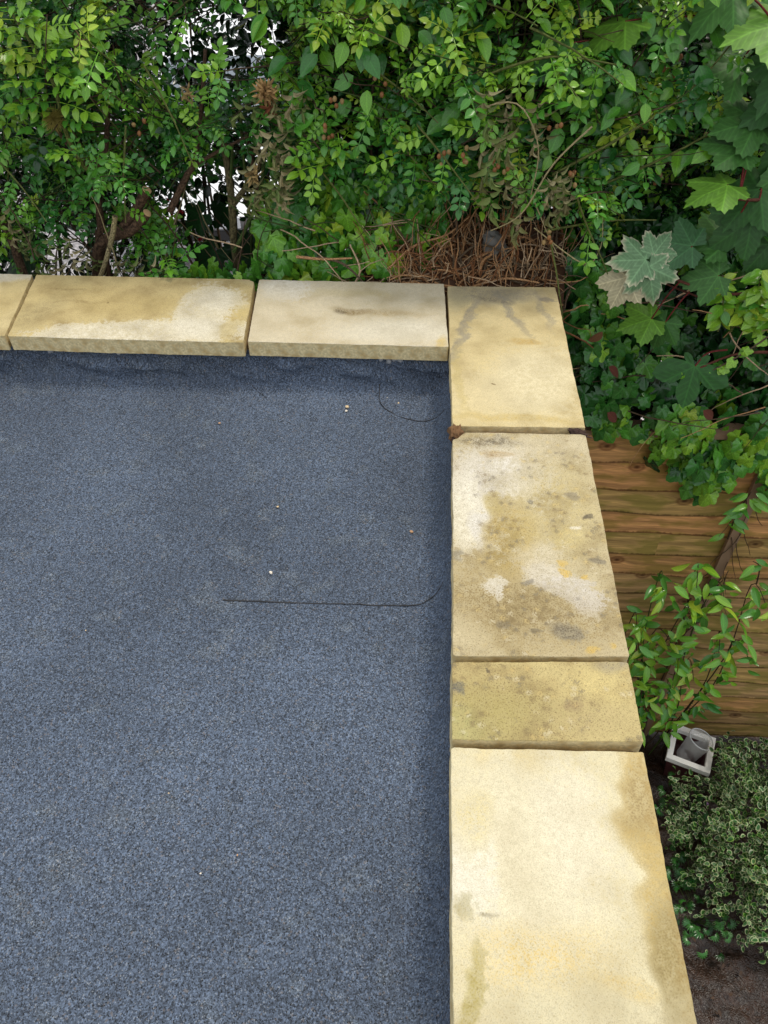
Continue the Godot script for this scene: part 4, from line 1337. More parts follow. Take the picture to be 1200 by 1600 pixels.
	# long arching shoots of the right-hand bush
	for s in [[Vector3(0.36, 0.20, -2.05), Vector3(0.55, 0.30, -2.03), Vector3(0.72, 0.40, -2.04), Vector3(0.85, 0.47, -2.1)], [Vector3(0.30, 0.27, -2.02), Vector3(0.45, 0.37, -2.0), Vector3(0.58, 0.47, -2.0), Vector3(0.68, 0.58, -2.05)], [Vector3(0.30, 0.12, -2.02), Vector3(0.45, 0.16, -2.0), Vector3(0.58, 0.17, -1.99)], [Vector3(0.1, 0.5, -2.0), Vector3(0.25, 0.55, -1.97), Vector3(0.42, 0.53, -1.98)]]:
		var pts := cane(e, s, 0.004, 0.0018, MT.cane_light, "arching_shoot", 5)
		var l := []
		leafy(l, pts, 1, 0.95, 4.6, 1, 0.4)
		leafy(l, pts, 2, 0.8, 4.8, 1, 0.4)
		leaves_out(l, "rose", MT.rose, e, 60)
	# sprays in front of the middle bushes, the light on them painted as paler greens
	for s in [[c, Vector3(-0.2, 0.52, -2.05), Vector3(1, -0.35, 0.3), 5.2], [c, Vector3(-0.12, 0.36, -2.04), Vector3(0.6, -0.5, 0.3), 3.4], [d, Vector3(-0.05, 0.40, -1.98), Vector3(0.6, -0.5, 0.3), 3.2], [c, Vector3(-0.3, 0.26, -2.05), Vector3(0.5, -0.6, 0.3), 3.3], [b, Vector3(-0.72, 0.5, -2.06), Vector3(0.5, -0.9, 0.2), 4.4], [b, Vector3(-0.8, 0.36, -2.06), Vector3(-0.2, -0.9, 0.2), 3.6], [a, Vector3(-1.2, 0.3, -2.06), Vector3(0.7, -0.5, 0.2), 3.4], [d, Vector3(0.3, 0.16, -1.95), Vector3(0.2, -0.8, 0.2), 4.2], [d, Vector3(0.36, 0.24, -1.97), Vector3(0.3, -0.8, 0.2), 4.0], [c, Vector3(0.0, 0.66, -2.06), Vector3(0.8, -0.1, 0.3), 5.4], [c, Vector3(-0.3, 0.6, -2.06), Vector3(0.9, 0.0, 0.3), 5.6], [d, Vector3(0.2, 0.6, -2.0), Vector3(0.8, -0.2, 0.3), 5.0]]:
		var o: Node3D = s[0]
		var pts := grow(s[1], s[2], 0.26, 0.6, 0.08)
		var loc := []
		for q in pts:
			loc.append(q - o.position)
		part("shoot", tube_mesh(loc, 0.003, 0.0014, 5), MT.cane_light, o)
		var l := []
		leafy(l, pts, 0, 1.0, s[3], 1, 0.2)
		leaves_out(l, "rose", MT.rose, o, 30)
	for o in [c, d, e]:
		var l := []
		for i in 75:
			var q := Vector3(R.randf_range(-0.4, 0.15), 0, 0) if o == c else (Vector3(R.randf_range(0.0, 0.5), 0, 0) if o == d else Vector3(R.randf_range(0.4, 1.1), 0, 0))
			q.y = R.randf_range(0.28, 0.75)
			q.z = R.randf_range(-2.14, -2.0)
			var sc := R.randf_range(0.035, 0.065)
			l.append([Transform3D(basis_of(Vector3(R.randf_range(-1, 1), -0.35, 0.35), Vector3(0, 0.85, 0.55) + rv(0.5)).scaled(Vector3.ONE * sc), q), sc, pal(2.6 + 2.4 * q.y + R.randf_range(-1.2, 1.6))])  # greens lighten with height, light from above put into the colour
		leaves_out(l, "broad", MT.plain_leaf, o, 75, "broad_leaf")
	# red flowers and a dark red hanging leaf in the bright gap
	var rf := thing("red_flowering_shrub", "shrub with small red flowers showing through the hedge beside the cut stubs", "shrub", Vector3(-0.78, GY, -2.5))
	cane(rf, [Vector3(-0.78, GY, -2.5), Vector3(-0.8, -0.6, -2.5), Vector3(-0.84, 0.0, -2.45), Vector3(-0.8, 0.2, -2.42)], 0.012, 0.004, MT.cane_brown, "stem")
	cane(rf, [Vector3(-0.82, -0.4, -2.5), Vector3(-0.6, -0.1, -2.47), Vector3(-0.52, 0.1, -2.43)], 0.008, 0.003, MT.cane_brown, "stem")
	for q in [[-0.92, 0.03, -2.36], [-0.89, 0.06, -2.35], [-0.84, -0.02, -2.36], [-0.87, -0.05, -2.36], [-0.80, -0.0, -2.36], [-0.74, -0.09, -2.36], [-0.82, 0.04, -2.34], [-0.52, 0.10, -2.34]]:
		st = begin()
		for i in 9:
			var dd := (rv(0.9) + Vector3(0, -0.5, 0.5)).normalized()
			leaflet(st, Transform3D(basis_of(dd, rv(1)), rv(0.012)), R.randf_range(0.012, 0.026), 0.012, 0.4, 0.5, 4, 0.55, Color.WHITE * R.randf_range(0.6, 1.1))
		part("red_flower", done(st), tinted(MT.dead, Color(0.70, 0.03, 0.045)), rf, Transform3D(Basis(), Vector3(q[0], q[1], q[2]) - rf.position))
	# broad dark leaves low in the gap
	var dl := []
	for q in [[-0.86, -0.12, -2.22, 0.12], [-0.78, -0.17, -2.2, 0.13], [-0.92, -0.17, -2.2, 0.1], [-0.7, -0.1, -2.3, 0.09], [-0.64, -0.13, -2.4, 0.12], [-0.72, 0.02, -2.3, 0.07], [-0.6, -0.14, -2.35, 0.10], [-1.3, -0.1, -2.25, 0.13], [-0.68, -0.02, -2.45, 0.08]]:
		dl.append([Transform3D(basis_of(Vector3(R.randf_range(-1, 1), -0.5, 0.3), Vector3(0, 0.8, 0.6) + rv(0.3)).scaled(Vector3.ONE * q[3]), Vector3(q[0], q[1], q[2])), q[3], pal(1.0)])
	leaves_out(dl, "syc", MT.syc, rf, 20, "broad_leaf")

func root_tangle() -> void:
	var t := thing("root_tangle", "heap of dead brown roots and twigs behind the corner slab", "root tangle", Vector3(0.12, -0.2, -2.12))
	# the fibrous heap underneath
	var n := noise(71, 5.0, 4)
	var st := begin()
	st.set_smooth_group(0)
	var hh := func(x: float, z: float) -> float:
		var e := Vector2((x - 0.12) / 0.42, (z + 2.16) / 0.24).length()
		return -0.05 + 0.10 * (1.0 - smoothstep(0.2, 1.1, e)) * (0.5 + clampf((-1.95 - z) * 3.0, 0, 1)) + 0.03 * n.get_noise_2d(x, z) - 0.5 * smoothstep(0.8, 1.5, e)
	for i in 44:
		for j in 25:
			var x := -0.72 + i * 0.025
			var z := -2.5 + j * 0.022
			var P := []
			for d in [[0, 0], [1, 0], [1, 1], [0, 1]]:
				var xx: float = x + d[0] * 0.025
				var zz: float = z + d[1] * 0.022
				P.append(Vector3(xx, hh.call(xx, zz), zz) - t.position)
			quad(st, P[0], P[1], P[2], P[3])
	part("litter_heap", done(st), mat(lin(0.09, 0.042, 0.02), 0.95), t)
	var ms := [MT.root, MT.root_pale, MT.root_dark, MT.root, MT.vine]
	var rest := []
	for k in 3:
		rest.append(begin())
	for i in 780:
		var x := 0.08 + 0.25 * R.randfn(0.0, 0.8)
		x = clampf(x, -0.42, 0.38)
		var z := R.randf_range(-2.36, -1.965)
		if R.randf() < 0.3:
			z = R.randf_range(-2.06, -1.96)
		var y: float = hh.call(x, z) + R.randf_range(-0.01, 0.03)
		var flat := R.randf()
		var d := Vector3(R.randf_range(-1, 1), R.randf_range(-0.2, 0.35), R.randf_range(-0.4, 0.5)) if flat < 0.55 else Vector3(R.randf_range(-0.5, 0.5), 1.0, R.randf_range(-0.3, 0.3))
		var length := R.randf_range(0.05, 0.2)
		var pts := grow(Vector3(x, y, z), d, length, 1.5 if flat < 0.55 else 0.8, 0.24, 0.018)
		for j in pts.size():
			pts[j].z = minf(pts[j].z, -1.955)
			pts[j] -= t.position
		var r := R.randf_range(0.0012, 0.0031) * (1.6 if R.randf() < 0.08 else 1.0)
		if i < 240:
			part("root", tube_mesh(pts, r * 1.25, r * 0.6, 5, 0.15), ms[i % 5], t)
		else:
			tube(rest[i % 3], pts, r, r * 0.4, 3, 0.1, false)
	for k in 3:
		var o := part("fine_roots", done(rest[k], false), [MT.root, MT.root_dark, MT.root_pale][k], t)
		o.set_meta("kind", "stuff")
	# the main roots one can follow
	for q in [[[0.07, 0.03, -2.02], [0.12, 0.07, -2.03], [0.18, 0.065, -2.02], [0.24, 0.03, -2.01], [0.30, 0.02, -2.02]], [[-0.08, -0.02, -1.98], [0.0, -0.02, -1.975], [0.08, -0.025, -1.97]], [[0.20, 0.0, -1.99], [0.27, -0.01, -1.98], [0.31, 0.05, -2.0], [0.33, 0.10, -2.05]], [[0.10, -0.03, -1.97], [0.2, 0.0, -1.98], [0.30, -0.005, -1.97]], [[0.06, 0.16, -2.1], [0.07, 0.08, -2.05], [0.09, 0.0, -2.0]], [[0.24, 0.14, -2.1], [0.23, 0.06, -2.06], [0.235, 0.0, -2.02]], [[-0.32, 0.03, -2.02], [-0.25, 0.03, -1.99], [-0.2, -0.01, -1.98], [-0.16, -0.06, -1.965]], [[-0.38, 0.03, -2.02], [-0.3, 0.035, -2.0], [-0.22, 0.04, -2.0]], [[-0.12, 0.01, -2.0], [-0.05, 0.06, -2.04], [0.04, 0.09, -2.05], [0.1, 0.12, -2.1]], [[0.33, 0.2, -2.2], [0.345, 0.1, -2.1], [0.34, 0.02, -2.05], [0.30, -0.05, -1.98]], [[-0.24, -0.06, -1.97], [-0.2, 0.0, -2.0], [-0.23, 0.06, -2.04]], [[0.0, -0.06, -1.965], [0.03, 0.0, -1.99], [0.02, 0.06, -2.03]], [[0.12, -0.06, -1.965], [0.10, 0.02, -2.0], [0.14, 0.1, -2.1]]]:
		var pts := []
		for v in q:
			pts.append(Vector3(v[0], v[1], v[2]))
		cane(t, pts, R.randf_range(0.0035, 0.0055), 0.0022, [MT.root_pale, MT.root, MT.vine][R.randi() % 3], "main_root", 6)
	var s := part("stone", lump(0.032, 0.045, 0.03, 0.22, 73, 12, 16, 2.0), mat(lin(0.17, 0.165, 0.15), 0.95), null, Transform3D(Basis(Vector3(0.3, 0.2, 1).normalized(), 0.5), Vector3(0.175, 0.055, -2.06)))
	tag(s, "grey lump of stone lodged in the brown roots", "stone")

func ivy_fill(list: Array, n: int, f: Callable, tone: float, size: float) -> void:
	for i in n:
		var q: Array = f.call()
		var p: Vector3 = q[0]
		var up: Vector3 = (q[1] as Vector3) + rv(0.75)
		var dir := Vector3(R.randf_range(-0.8, 0.8), -0.75, 0.25) + rv(0.35)
		var s := size * R.randf_range(0.55, 1.15)
		list.append([Transform3D(basis_of(dir, up).scaled(Vector3.ONE * s), p), s, pal(tone + R.randf_range(-1.5, 1.2) + 2.4 * clump.get_noise_3d(p.x * 2.0, p.y * 2.0, p.z) + (2.0 if R.randf() < 0.08 else 0.0))])

func ivies() -> void:
	# low ivy behind the back coping
	var a := thing("ivy", "low bright ivy creeping behind the pale back coping slab", "ivy", Vector3(-0.35, -0.3, -2.15))
	var l := []
	ivy_fill(l, 420, func():
		var x := R.randf_range(-0.5, 0.02)
		var y := R.randf_range(-0.08, 0.20 - 0.12 * absf(x + 0.15))
		return [Vector3(x, y, -2.02 - 0.5 * maxf(0.0, y) - R.randf_range(0, 0.12)), Vector3(0, 0.8, 0.7)], 4.7, 0.046)
	ivy_fill(l, 90, func():
		var x := R.randf_range(-0.72, -0.42)
		return [Vector3(x, R.randf_range(-0.12, -0.02), -2.0 - R.randf_range(0, 0.1)), Vector3(0, 0.8, 0.7)], 4.4, 0.032)
	ivy_fill(l, 360, func():
		var x := R.randf_range(-0.35, 0.20)
		var y := R.randf_range(0.10, 0.24)
		return [Vector3(x, y, -2.14 - R.randf_range(0, 0.12)), Vector3(0, 0.7, 0.8)], 2.4, 0.046)
	leaves_out(l, "ivy", MT.ivy, a, 260)
	for i in 22:
		var pts := grow(Vector3(R.randf_range(-0.6, 0.1), R.randf_range(-0.05, 0.12), -2.02 - R.randf() * 0.1), Vector3(R.randf_range(-1, 1), R.randf_range(-0.2, 0.4), 0.1), R.randf_range(0.1, 0.3), 0.8, 0.15, 0.025)
		for j in pts.size():
			pts[j].z = minf(pts[j].z, -1.96)
			pts[j] -= a.position
		part("vine", tube_mesh(pts, 0.0022, 0.0012, 4), [MT.vine, MT.root_pale, MT.cane][i % 3], a)
	# ivy tumbling over the fence
	var b := thing("ivy", "dark ivy tumbling over the top of the timber fence", "ivy", Vector3(0.9, -0.7, -2.15))
	l = []
	var hem := func(x: float) -> float:
		return -0.50 - 0.22 * smoothstep(0.75, 1.0, x) + 0.06 * sin(x * 13.0) + 0.04 * sin(x * 29.0 + 1.0)
	ivy_fill(l, 1500, func():
		var x := 0.36 + 1.5 * pow(R.randf(), 1.3)
		var s := R.randf()
		var y: float = lerpf(0.08, hem.call(x), s)
		return [Vector3(x, y, lerpf(-2.18, -2.00, s) + 0.05 * sin(x * 9.0 + y * 11.0) - R.randf_range(0, 0.18)), Vector3(0, 0.75, 0.75)], 2.3, 0.052)
	ivy_fill(l, 230, func():
		var x := R.randf_range(0.78, 1.35)
		var y: float = hem.call(x) + R.randf_range(-0.08, 0.16)
		return [Vector3(x, y, -1.99 - R.randf_range(0, 0.06)), Vector3(0, 0.6, 0.85)], 4.7, 0.054)
	ivy_fill(l, 110, func():
		var y := R.randf_range(-0.55, 0.05)
		return [Vector3(0.40 + 0.28 * -y + R.randf_range(-0.02, 0.12), y, -1.98 - R.randf_range(0, 0.06)), Vector3(0, 0.7, 0.75)], 3.4, 0.046)
	ivy_fill(l, 26, func():
		var x := R.randf_range(0.6, 1.1)
		return [Vector3(x, hem.call(x) - R.randf_range(0.02, 0.14), -2.035), Vector3(0, 0.3, 1)], 3.6, 0.048)
	ivy_fill(l, 1500, func():
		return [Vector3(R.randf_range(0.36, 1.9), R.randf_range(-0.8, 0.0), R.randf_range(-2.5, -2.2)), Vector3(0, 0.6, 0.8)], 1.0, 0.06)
	leaves_out(l, "ivy", MT.ivy, b, 300, "leaf", 0.8)
	for i in 40:
		var x := R.randf_range(0.4, 1.3)
		var pts := grow(Vector3(x, R.randf_range(-0.5, 0.0), -1.99 - R.randf() * 0.1), Vector3(R.randf_range(-1, 1), R.randf_range(-0.8, 0.5), 0.15), R.randf_range(0.1, 0.34), 0.7, 0.15, 0.025)
		for j in pts.size():
			pts[j] -= b.position
		part("vine", tube_mesh(pts, 0.0026, 0.0012, 4), [MT.vine, MT.root, MT.cane_brown, MT.root_pale][i % 4], b)
	# russet dead leaves caught in it
	for q in [[0.50, -0.15], [0.54, -0.27], [0.57, -0.44], [0.86, -0.42]]:
		part("russet_leaf", LF.broad, tinted(MT.dead, Color(0.13, 0.035, 0.018) if R.randf() < 0.6 else Color(0.2, 0.09, 0.035)), b, Transform3D(basis_of(Vector3(R.randf_range(-1, 1), -0.6, 0.2), Vector3(0, 0.6, 0.8) + rv(0.5)).scaled(Vector3.ONE * 0.05), Vector3(q[0], q[1], -1.965) - b.position))
	# a young runner with star shaped leaves
	var r := thing("ivy_runner", "pale young ivy runner with star shaped leaves above the three lobed leaf", "ivy", Vector3(0.9, -0.2, -1.9), "")
	var pts := cane(r, [Vector3(1.02, -0.02, -1.92), Vector3(0.92, -0.13, -1.90), Vector3(0.85, -0.20, -1.90), Vector3(0.78, -0.25, -1.90), Vector3(0.72, -0.24, -1.9)], 0.003, 0.0015, MT.vine, "stem", 5)
	l = []
	for i in range(1, pts.size(), 2):
		for s in [-1, 1]:
			var dir := Vector3(s * 0.7, -0.35 + 0.3 * s, 0.4) + rv(0.35)
			l.append([Transform3D(basis_of(dir, Vector3(0, 0.7, 0.8) + rv(0.2)).scaled(Vector3.ONE * R.randf_range(0.018, 0.028)), pts[i] + rv(0.008)), 0.03, pal(6.0 + R.randf_range(-1, 0.6))])
	leaves_out(l, "ivy", MT.ivy, r, 60)

func sycamore() -> void:
	var t := thing("sycamore_sapling", "sycamore sapling with large lobed leaves on red stalks at the right edge", "sapling", Vector3(1.5, GY, -2.35))
	var trunk := cane(t, [Vector3(1.5, GY, -2.35), Vector3(1.42, -1.2, -2.32), Vector3(1.30, -0.3, -2.25), Vector3(1.15, 0.25, -2.2), Vector3(1.05, 0.7, -2.15), Vector3(0.98, 1.1, -2.1)], 0.03, 0.008, MT.red_branch, "trunk", 8)
	var forks := [[Vector3(1.12, 0.32, -2.19), Vector3(0.98, 0.30, -2.05), Vector3(0.83, 0.25, -1.95), Vector3(0.70, 0.27, -1.9)], [Vector3(1.25, -0.1, -2.22), Vector3(1.0, -0.04, -2.05), Vector3(0.8, -0.02, -1.96), Vector3(0.6, 0.06, -1.92)], [Vector3(1.06, 0.65, -2.15), Vector3(0.9, 0.66, -2.05), Vector3(0.72, 0.62, -1.98)], [Vector3(1.30, -0.3, -2.25), Vector3(1.1, -0.25, -2.05), Vector3(0.9, -0.2, -1.95), Vector3(0.78, -0.22, -1.9)]]
	var tips := []
	for f in forks:
		tips.append_array(cane(t, f, 0.007, 0.003, MT.red_branch, "branch", 6))
	# [stalk end, tip direction, face, size, colour, mesh]
	var dk := Color(0.042, 0.140, 0.030)
	var md := Color(0.070, 0.205, 0.040)
	var lt := Color(0.15, 0.34, 0.035)
	var L := [
		[0.70, 0.30, -1.90, -0.9, -0.05, 0.35, 0.0, 0.95, 0.15, 0.115, lt, 1], [0.74, 0.36, -1.97, -0.8, 0.1, -0.2, 0.1, 0.8, 0.6, 0.12, md, 0], [0.80, 0.27, -1.95, -0.55, -0.5, 0.3, -0.3, 0.6, 0.75, 0.125, dk, 1],
		[0.80, 0.20, -1.94, -0.7, -0.5, 0.35, 0.0, 0.75, 0.65, 0.12, dk, 2], [0.76, 0.13, -1.95, -0.25, 0.25, -0.5, 0.1, 0.75, 0.65, 0.13, md, 0], [0.67, 0.13, -1.93, -0.8, 0.15, -0.1, 0.1, 0.75, 0.6, 0.10, Color(0.06, 0.17, 0.06), 1],
		[0.76, 0.05, -1.93, -0.8, -0.05, 0.2, 0.1, 0.85, 0.5, 0.10, md, 2], [0.62, -0.09, -1.94, -0.9, -0.1, 0.2, 0.0, 0.8, 0.55, 0.10, lt, 1], [0.66, -0.10, -1.94, -0.35, -0.7, 0.3, 0.1, 0.75, 0.6, 0.085, Color(0.06, 0.19, 0.035), 2],
		[0.74, 0.62, -1.97, -0.9, 0.0, 0.3, 0.0, 0.93, 0.3, 0.14, lt, 1], [0.83, 0.62, -1.97, 0.4, 0.2, 0.3, 0.2, 0.85, 0.4, 0.13, md, 0], [0.80, 0.56, -1.98, -0.5, -0.45, 0.4, 0.0, 0.85, 0.5, 0.14, dk, 2], [0.82, 0.47, -2.0, -0.8, -0.3, 0.3, 0.2, 0.8, 0.6, 0.13, dk, 1],
		[0.76, 0.41, -2.0, -0.9, -0.1, 0.2, 0.0, 0.85, 0.5, 0.12, md, 0], [0.86, 0.40, -1.98, -0.4, -0.7, 0.4, 0.1, 0.7, 0.7, 0.13, dk, 2], [0.88, 0.33, -1.96, -0.1, -0.7, 0.5, 0.0, 0.7, 0.7, 0.12, md, 1], [0.90, 0.22, -1.95, -0.2, -0.6, 0.5, -0.1, 0.75, 0.65, 0.11, md, 0],
		[0.88, 0.12, -1.97, 0.2, -0.6, 0.5, -0.1, 0.75, 0.65, 0.10, dk, 2], [0.95, 0.50, -2.0, -0.3, -0.6, 0.4, 0.0, 0.8, 0.6, 0.14, md, 1], [0.70, 0.52, -2.05, -0.8, -0.2, 0.3, 0.0, 0.9, 0.45, 0.12, md, 0], [0.64, 0.66, -2.05, -0.7, -0.3, 0.4, 0.0, 0.85, 0.5, 0.12, md, 2],
		[0.42, 0.60, -2.06, -0.7, -0.2, 0.4, 0.0, 0.9, 0.45, 0.12, lt, 1], [0.30, 0.56, -2.04, -0.7, -0.3, 0.4, 0.0, 0.85, 0.5, 0.11, md, 0], [0.55, 0.60, -2.1, -0.7, -0.2, 0.4, 0.0, 0.85, 0.5, 0.12, md, 0]]
	for i in L.size():
		var q: Array = L[i]
		var at := Vector3(q[0], q[1], q[2])
		part("leaf", LF.syc[q[11]], tinted(MT.syc, q[10]), t, Transform3D(basis_of(Vector3(q[3], q[4], q[5]), Vector3(q[6], q[7], q[8]) + rv(0.3)).scaled(Vector3.ONE * q[9] * 0.9), at - t.position))
		var near: Vector3 = tips[0]
		for p in tips:
			if (p as Vector3).distance_to(at) < near.distance_to(at):
				near = p
		if near.distance_to(at) > 0.22:
			near = at + Vector3(0.10, -0.03, -0.06)
		cane(t, [at, at.lerp(near, 0.5) + Vector3(0, 0.012, 0), near], 0.0018, 0.0026, MT.red_stalk, "leaf_stalk", 5)
	# pale, cream edged leaves
	var cream_m := tinted(MT.syc, Color(0.62, 0.56, 0.34))
	for q in [[0.565, 0.085, -1.90, 0.25, -0.75, 0.45, -0.1, 0.65, 0.75, 0.098, 0], [0.555, 0.10, -1.91, -0.9, 0.1, 0.2, 0.0, 0.8, 0.65, 0.095, 1], [0.575, 0.11, -1.92, 0.5, 0.6, -0.4, 0.1, 0.8, 0.6, 0.075, 1]]:
		var o := part("pale_leaf", LF.pale[0], tinted(MT.syc, Color(0.68, 0.66, 0.44)), t, Transform3D(basis_of(Vector3(q[3], q[4], q[5]), Vector3(q[6], q[7], q[8])).scaled(Vector3.ONE * q[9]), Vector3(q[0], q[1], q[2]) - t.position))
		o.set_meta("label", "grey green sycamore leaf with cream margins")
	var o := part("cream_leaf", LF.syc[1], cream_m, t, Transform3D(basis_of(Vector3(-0.35, -0.75, 0.4), Vector3(-0.1, 0.65, 0.75)).scaled(Vector3.ONE * 0.085), Vector3(0.515, 0.055, -1.90) - t.position))
	o.set_meta("label", "cream coloured sycamore leaf beside the corner slab")
	cane(t, [Vector3(0.565, 0.085, -1.90), Vector3(0.62, 0.02, -1.95), Vector3(0.74, -0.04, -1.98)], 0.002, 0.003, MT.red_branch, "leaf_stalk", 5)
	# dark three lobed leaf lower down
	o = part("three_lobed_leaf", LF.three, tinted(MT.syc, Color(0.032, 0.135, 0.022)), t, Transform3D(basis_of(Vector3(-0.12, -0.75, 0.45), Vector3(0, 0.62, 0.8)).scaled(Vector3.ONE * 0.125), Vector3(0.765, -0.215, -1.90) - t.position))
	o.set_meta("label", "dark green leaf of three broad lobes above the fence")
	cane(t, [Vector3(0.765, -0.215, -1.90), Vector3(0.80, -0.19, -1.93), Vector3(0.86, -0.19, -1.95)], 0.002, 0.003, MT.red_stalk, "leaf_stalk", 5)

func bright_shrub() -> void:
	var t := thing("young_shrub", "light green leafy shoots at the right edge below the sycamore leaves", "shrub", Vector3(0.95, -0.6, -2.1))
	var l := []
	for i in 11:
		var x := R.randf_range(0.70, 1.0)
		var pts := grow(Vector3(x + 0.1, -0.16, -2.0), Vector3(R.randf_range(-0.7, 0.4), 1.0, R.randf_range(0.0, 0.5)), R.randf_range(0.14, 0.26), 0.6, 0.1, 0.022)
		for j in range(2, pts.size()):
			for s in [-1, 1]:
				var sc := R.randf_range(0.035, 0.058)
				l.append([Transform3D(basis_of(Vector3(s * 0.8, R.randf_range(-0.5, 0.1), 0.4) + rv(0.4), Vector3(0, 0.8, 0.6) + rv(0.4)).scaled(Vector3.ONE * sc), pts[j]), sc, pal(5.7 + R.randf_range(-1.4, 1.2))])
			pts[j] = pts[j]
		var loc := []
		for q in pts:
			loc.append(q - t.position)
		part("stem", tube_mesh(loc, 0.003, 0.0014, 5), MT.cane_light, t)
	leaves_out(l, "broad", MT.plain_leaf, t, 200)

func climber() -> void:
	var t := thing("climbing_plant", "climber with glossy pointed leaves growing up the timber fence", "climbing plant", Vector3(1.1, GY, -1.98))
	var l := []
	var seeds := [[1.15, GY, 1.02, -1.1], [1.15, GY, 0.90, -1.15], [1.2, GY, 1.12, -1.2], [1.2, GY, 1.25, -1.2], [1.1, GY, 0.97, -1.5], [1.25, GY, 1.22, -1.5], [1.1, GY, 1.05, -1.3], [1.2, GY, 1.15, -1.7], [1.05, GY, 1.0, -1.9], [1.1, GY, 0.86, -1.4], [1.15, GY, 1.1, -1.6], [1.1, GY, 0.9, -1.55], [1.2, GY, 1.3, -1.55]]
	for s in seeds:
		var pts := cane(t, [Vector3(s[0], s[1], -1.96), Vector3(lerpf(s[0], s[2], 0.4) + R.randf_range(-0.06, 0.06), lerpf(s[1], s[3], 0.35), -1.93), Vector3(lerpf(s[0], s[2], 0.8) + R.randf_range(-0.05, 0.05), lerpf(s[1], s[3], 0.7), -1.92), Vector3(s[2], s[3], -1.93), Vector3(s[2] + R.randf_range(-0.08, 0.08), s[3] - 0.05, -1.86)], 0.0035, 0.0015, MT.cane_brown if R.randf() < 0.5 else MT.cane, "stem", 5)
		for i in range(5, pts.size()):
			for sd in [-1, 1]:
				if R.randf() < 0.15:
					continue
				var p: Vector3 = (pts[i] as Vector3) + rv(0.035) + Vector3(0, 0, 0.02)
				var sc := R.randf_range(0.05, 0.085)
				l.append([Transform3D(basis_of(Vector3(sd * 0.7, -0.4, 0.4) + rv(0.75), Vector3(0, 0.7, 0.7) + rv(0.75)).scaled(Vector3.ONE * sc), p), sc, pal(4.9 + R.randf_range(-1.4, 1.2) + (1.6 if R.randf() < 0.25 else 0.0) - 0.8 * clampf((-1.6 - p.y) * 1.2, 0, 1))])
	# the shoots that reach up the batten on the right
	for s in [[Vector3(1.30, -1.25, -1.98), Vector3(1.26, -1.12, -1.95), Vector3(1.22, -1.08, -1.94)], [Vector3(1.35, -1.3, -1.97), Vector3(1.38, -1.15, -1.95), Vector3(1.33, -1.05, -1.94)], [Vector3(1.14, -1.05, -2.02), Vector3(1.12, -0.9, -2.0), Vector3(1.13, -0.78, -1.99)]]:
		var pts := cane(t, s, 0.003, 0.0015, MT.cane_brown, "stem", 5)
		for i in range(1, pts.size()):
			for sd in [-1, 1]:
				if R.randf() < 0.35:
					continue
				var sc := R.randf_range(0.05, 0.075)
				l.append([Transform3D(basis_of(Vector3(sd * 0.8, -0.3, 0.4) + rv(0.4), Vector3(0, 0.6, 0.8) + rv(0.4)).scaled(Vector3.ONE * sc), (pts[i] as Vector3) + rv(0.015)), sc, pal(4.6 + R.randf_range(-1, 1))])
	leaves_out(l, "lance", MT.plain_leaf, t, 300)
	# dry tendrils round the batten
	for i in 26:
		var y := R.randf_range(-1.6, -0.85)
		var pts := grow(Vector3(1.18 + R.randf_range(-0.03, 0.03), y, -2.042), Vector3(R.randf_range(-0.6, 0.6), -1, 0.05), R.randf_range(0.1, 0.35), 0.3, 0.16, 0.025)
		for j in pts.size():
			pts[j].z = clampf(pts[j].z, -2.05, -2.02)
			pts[j] -= t.position
		part("tendril", tube_mesh(pts, 0.0022, 0.001, 4), [MT.bark, MT.vine, MT.cane_brown][i % 3], t)

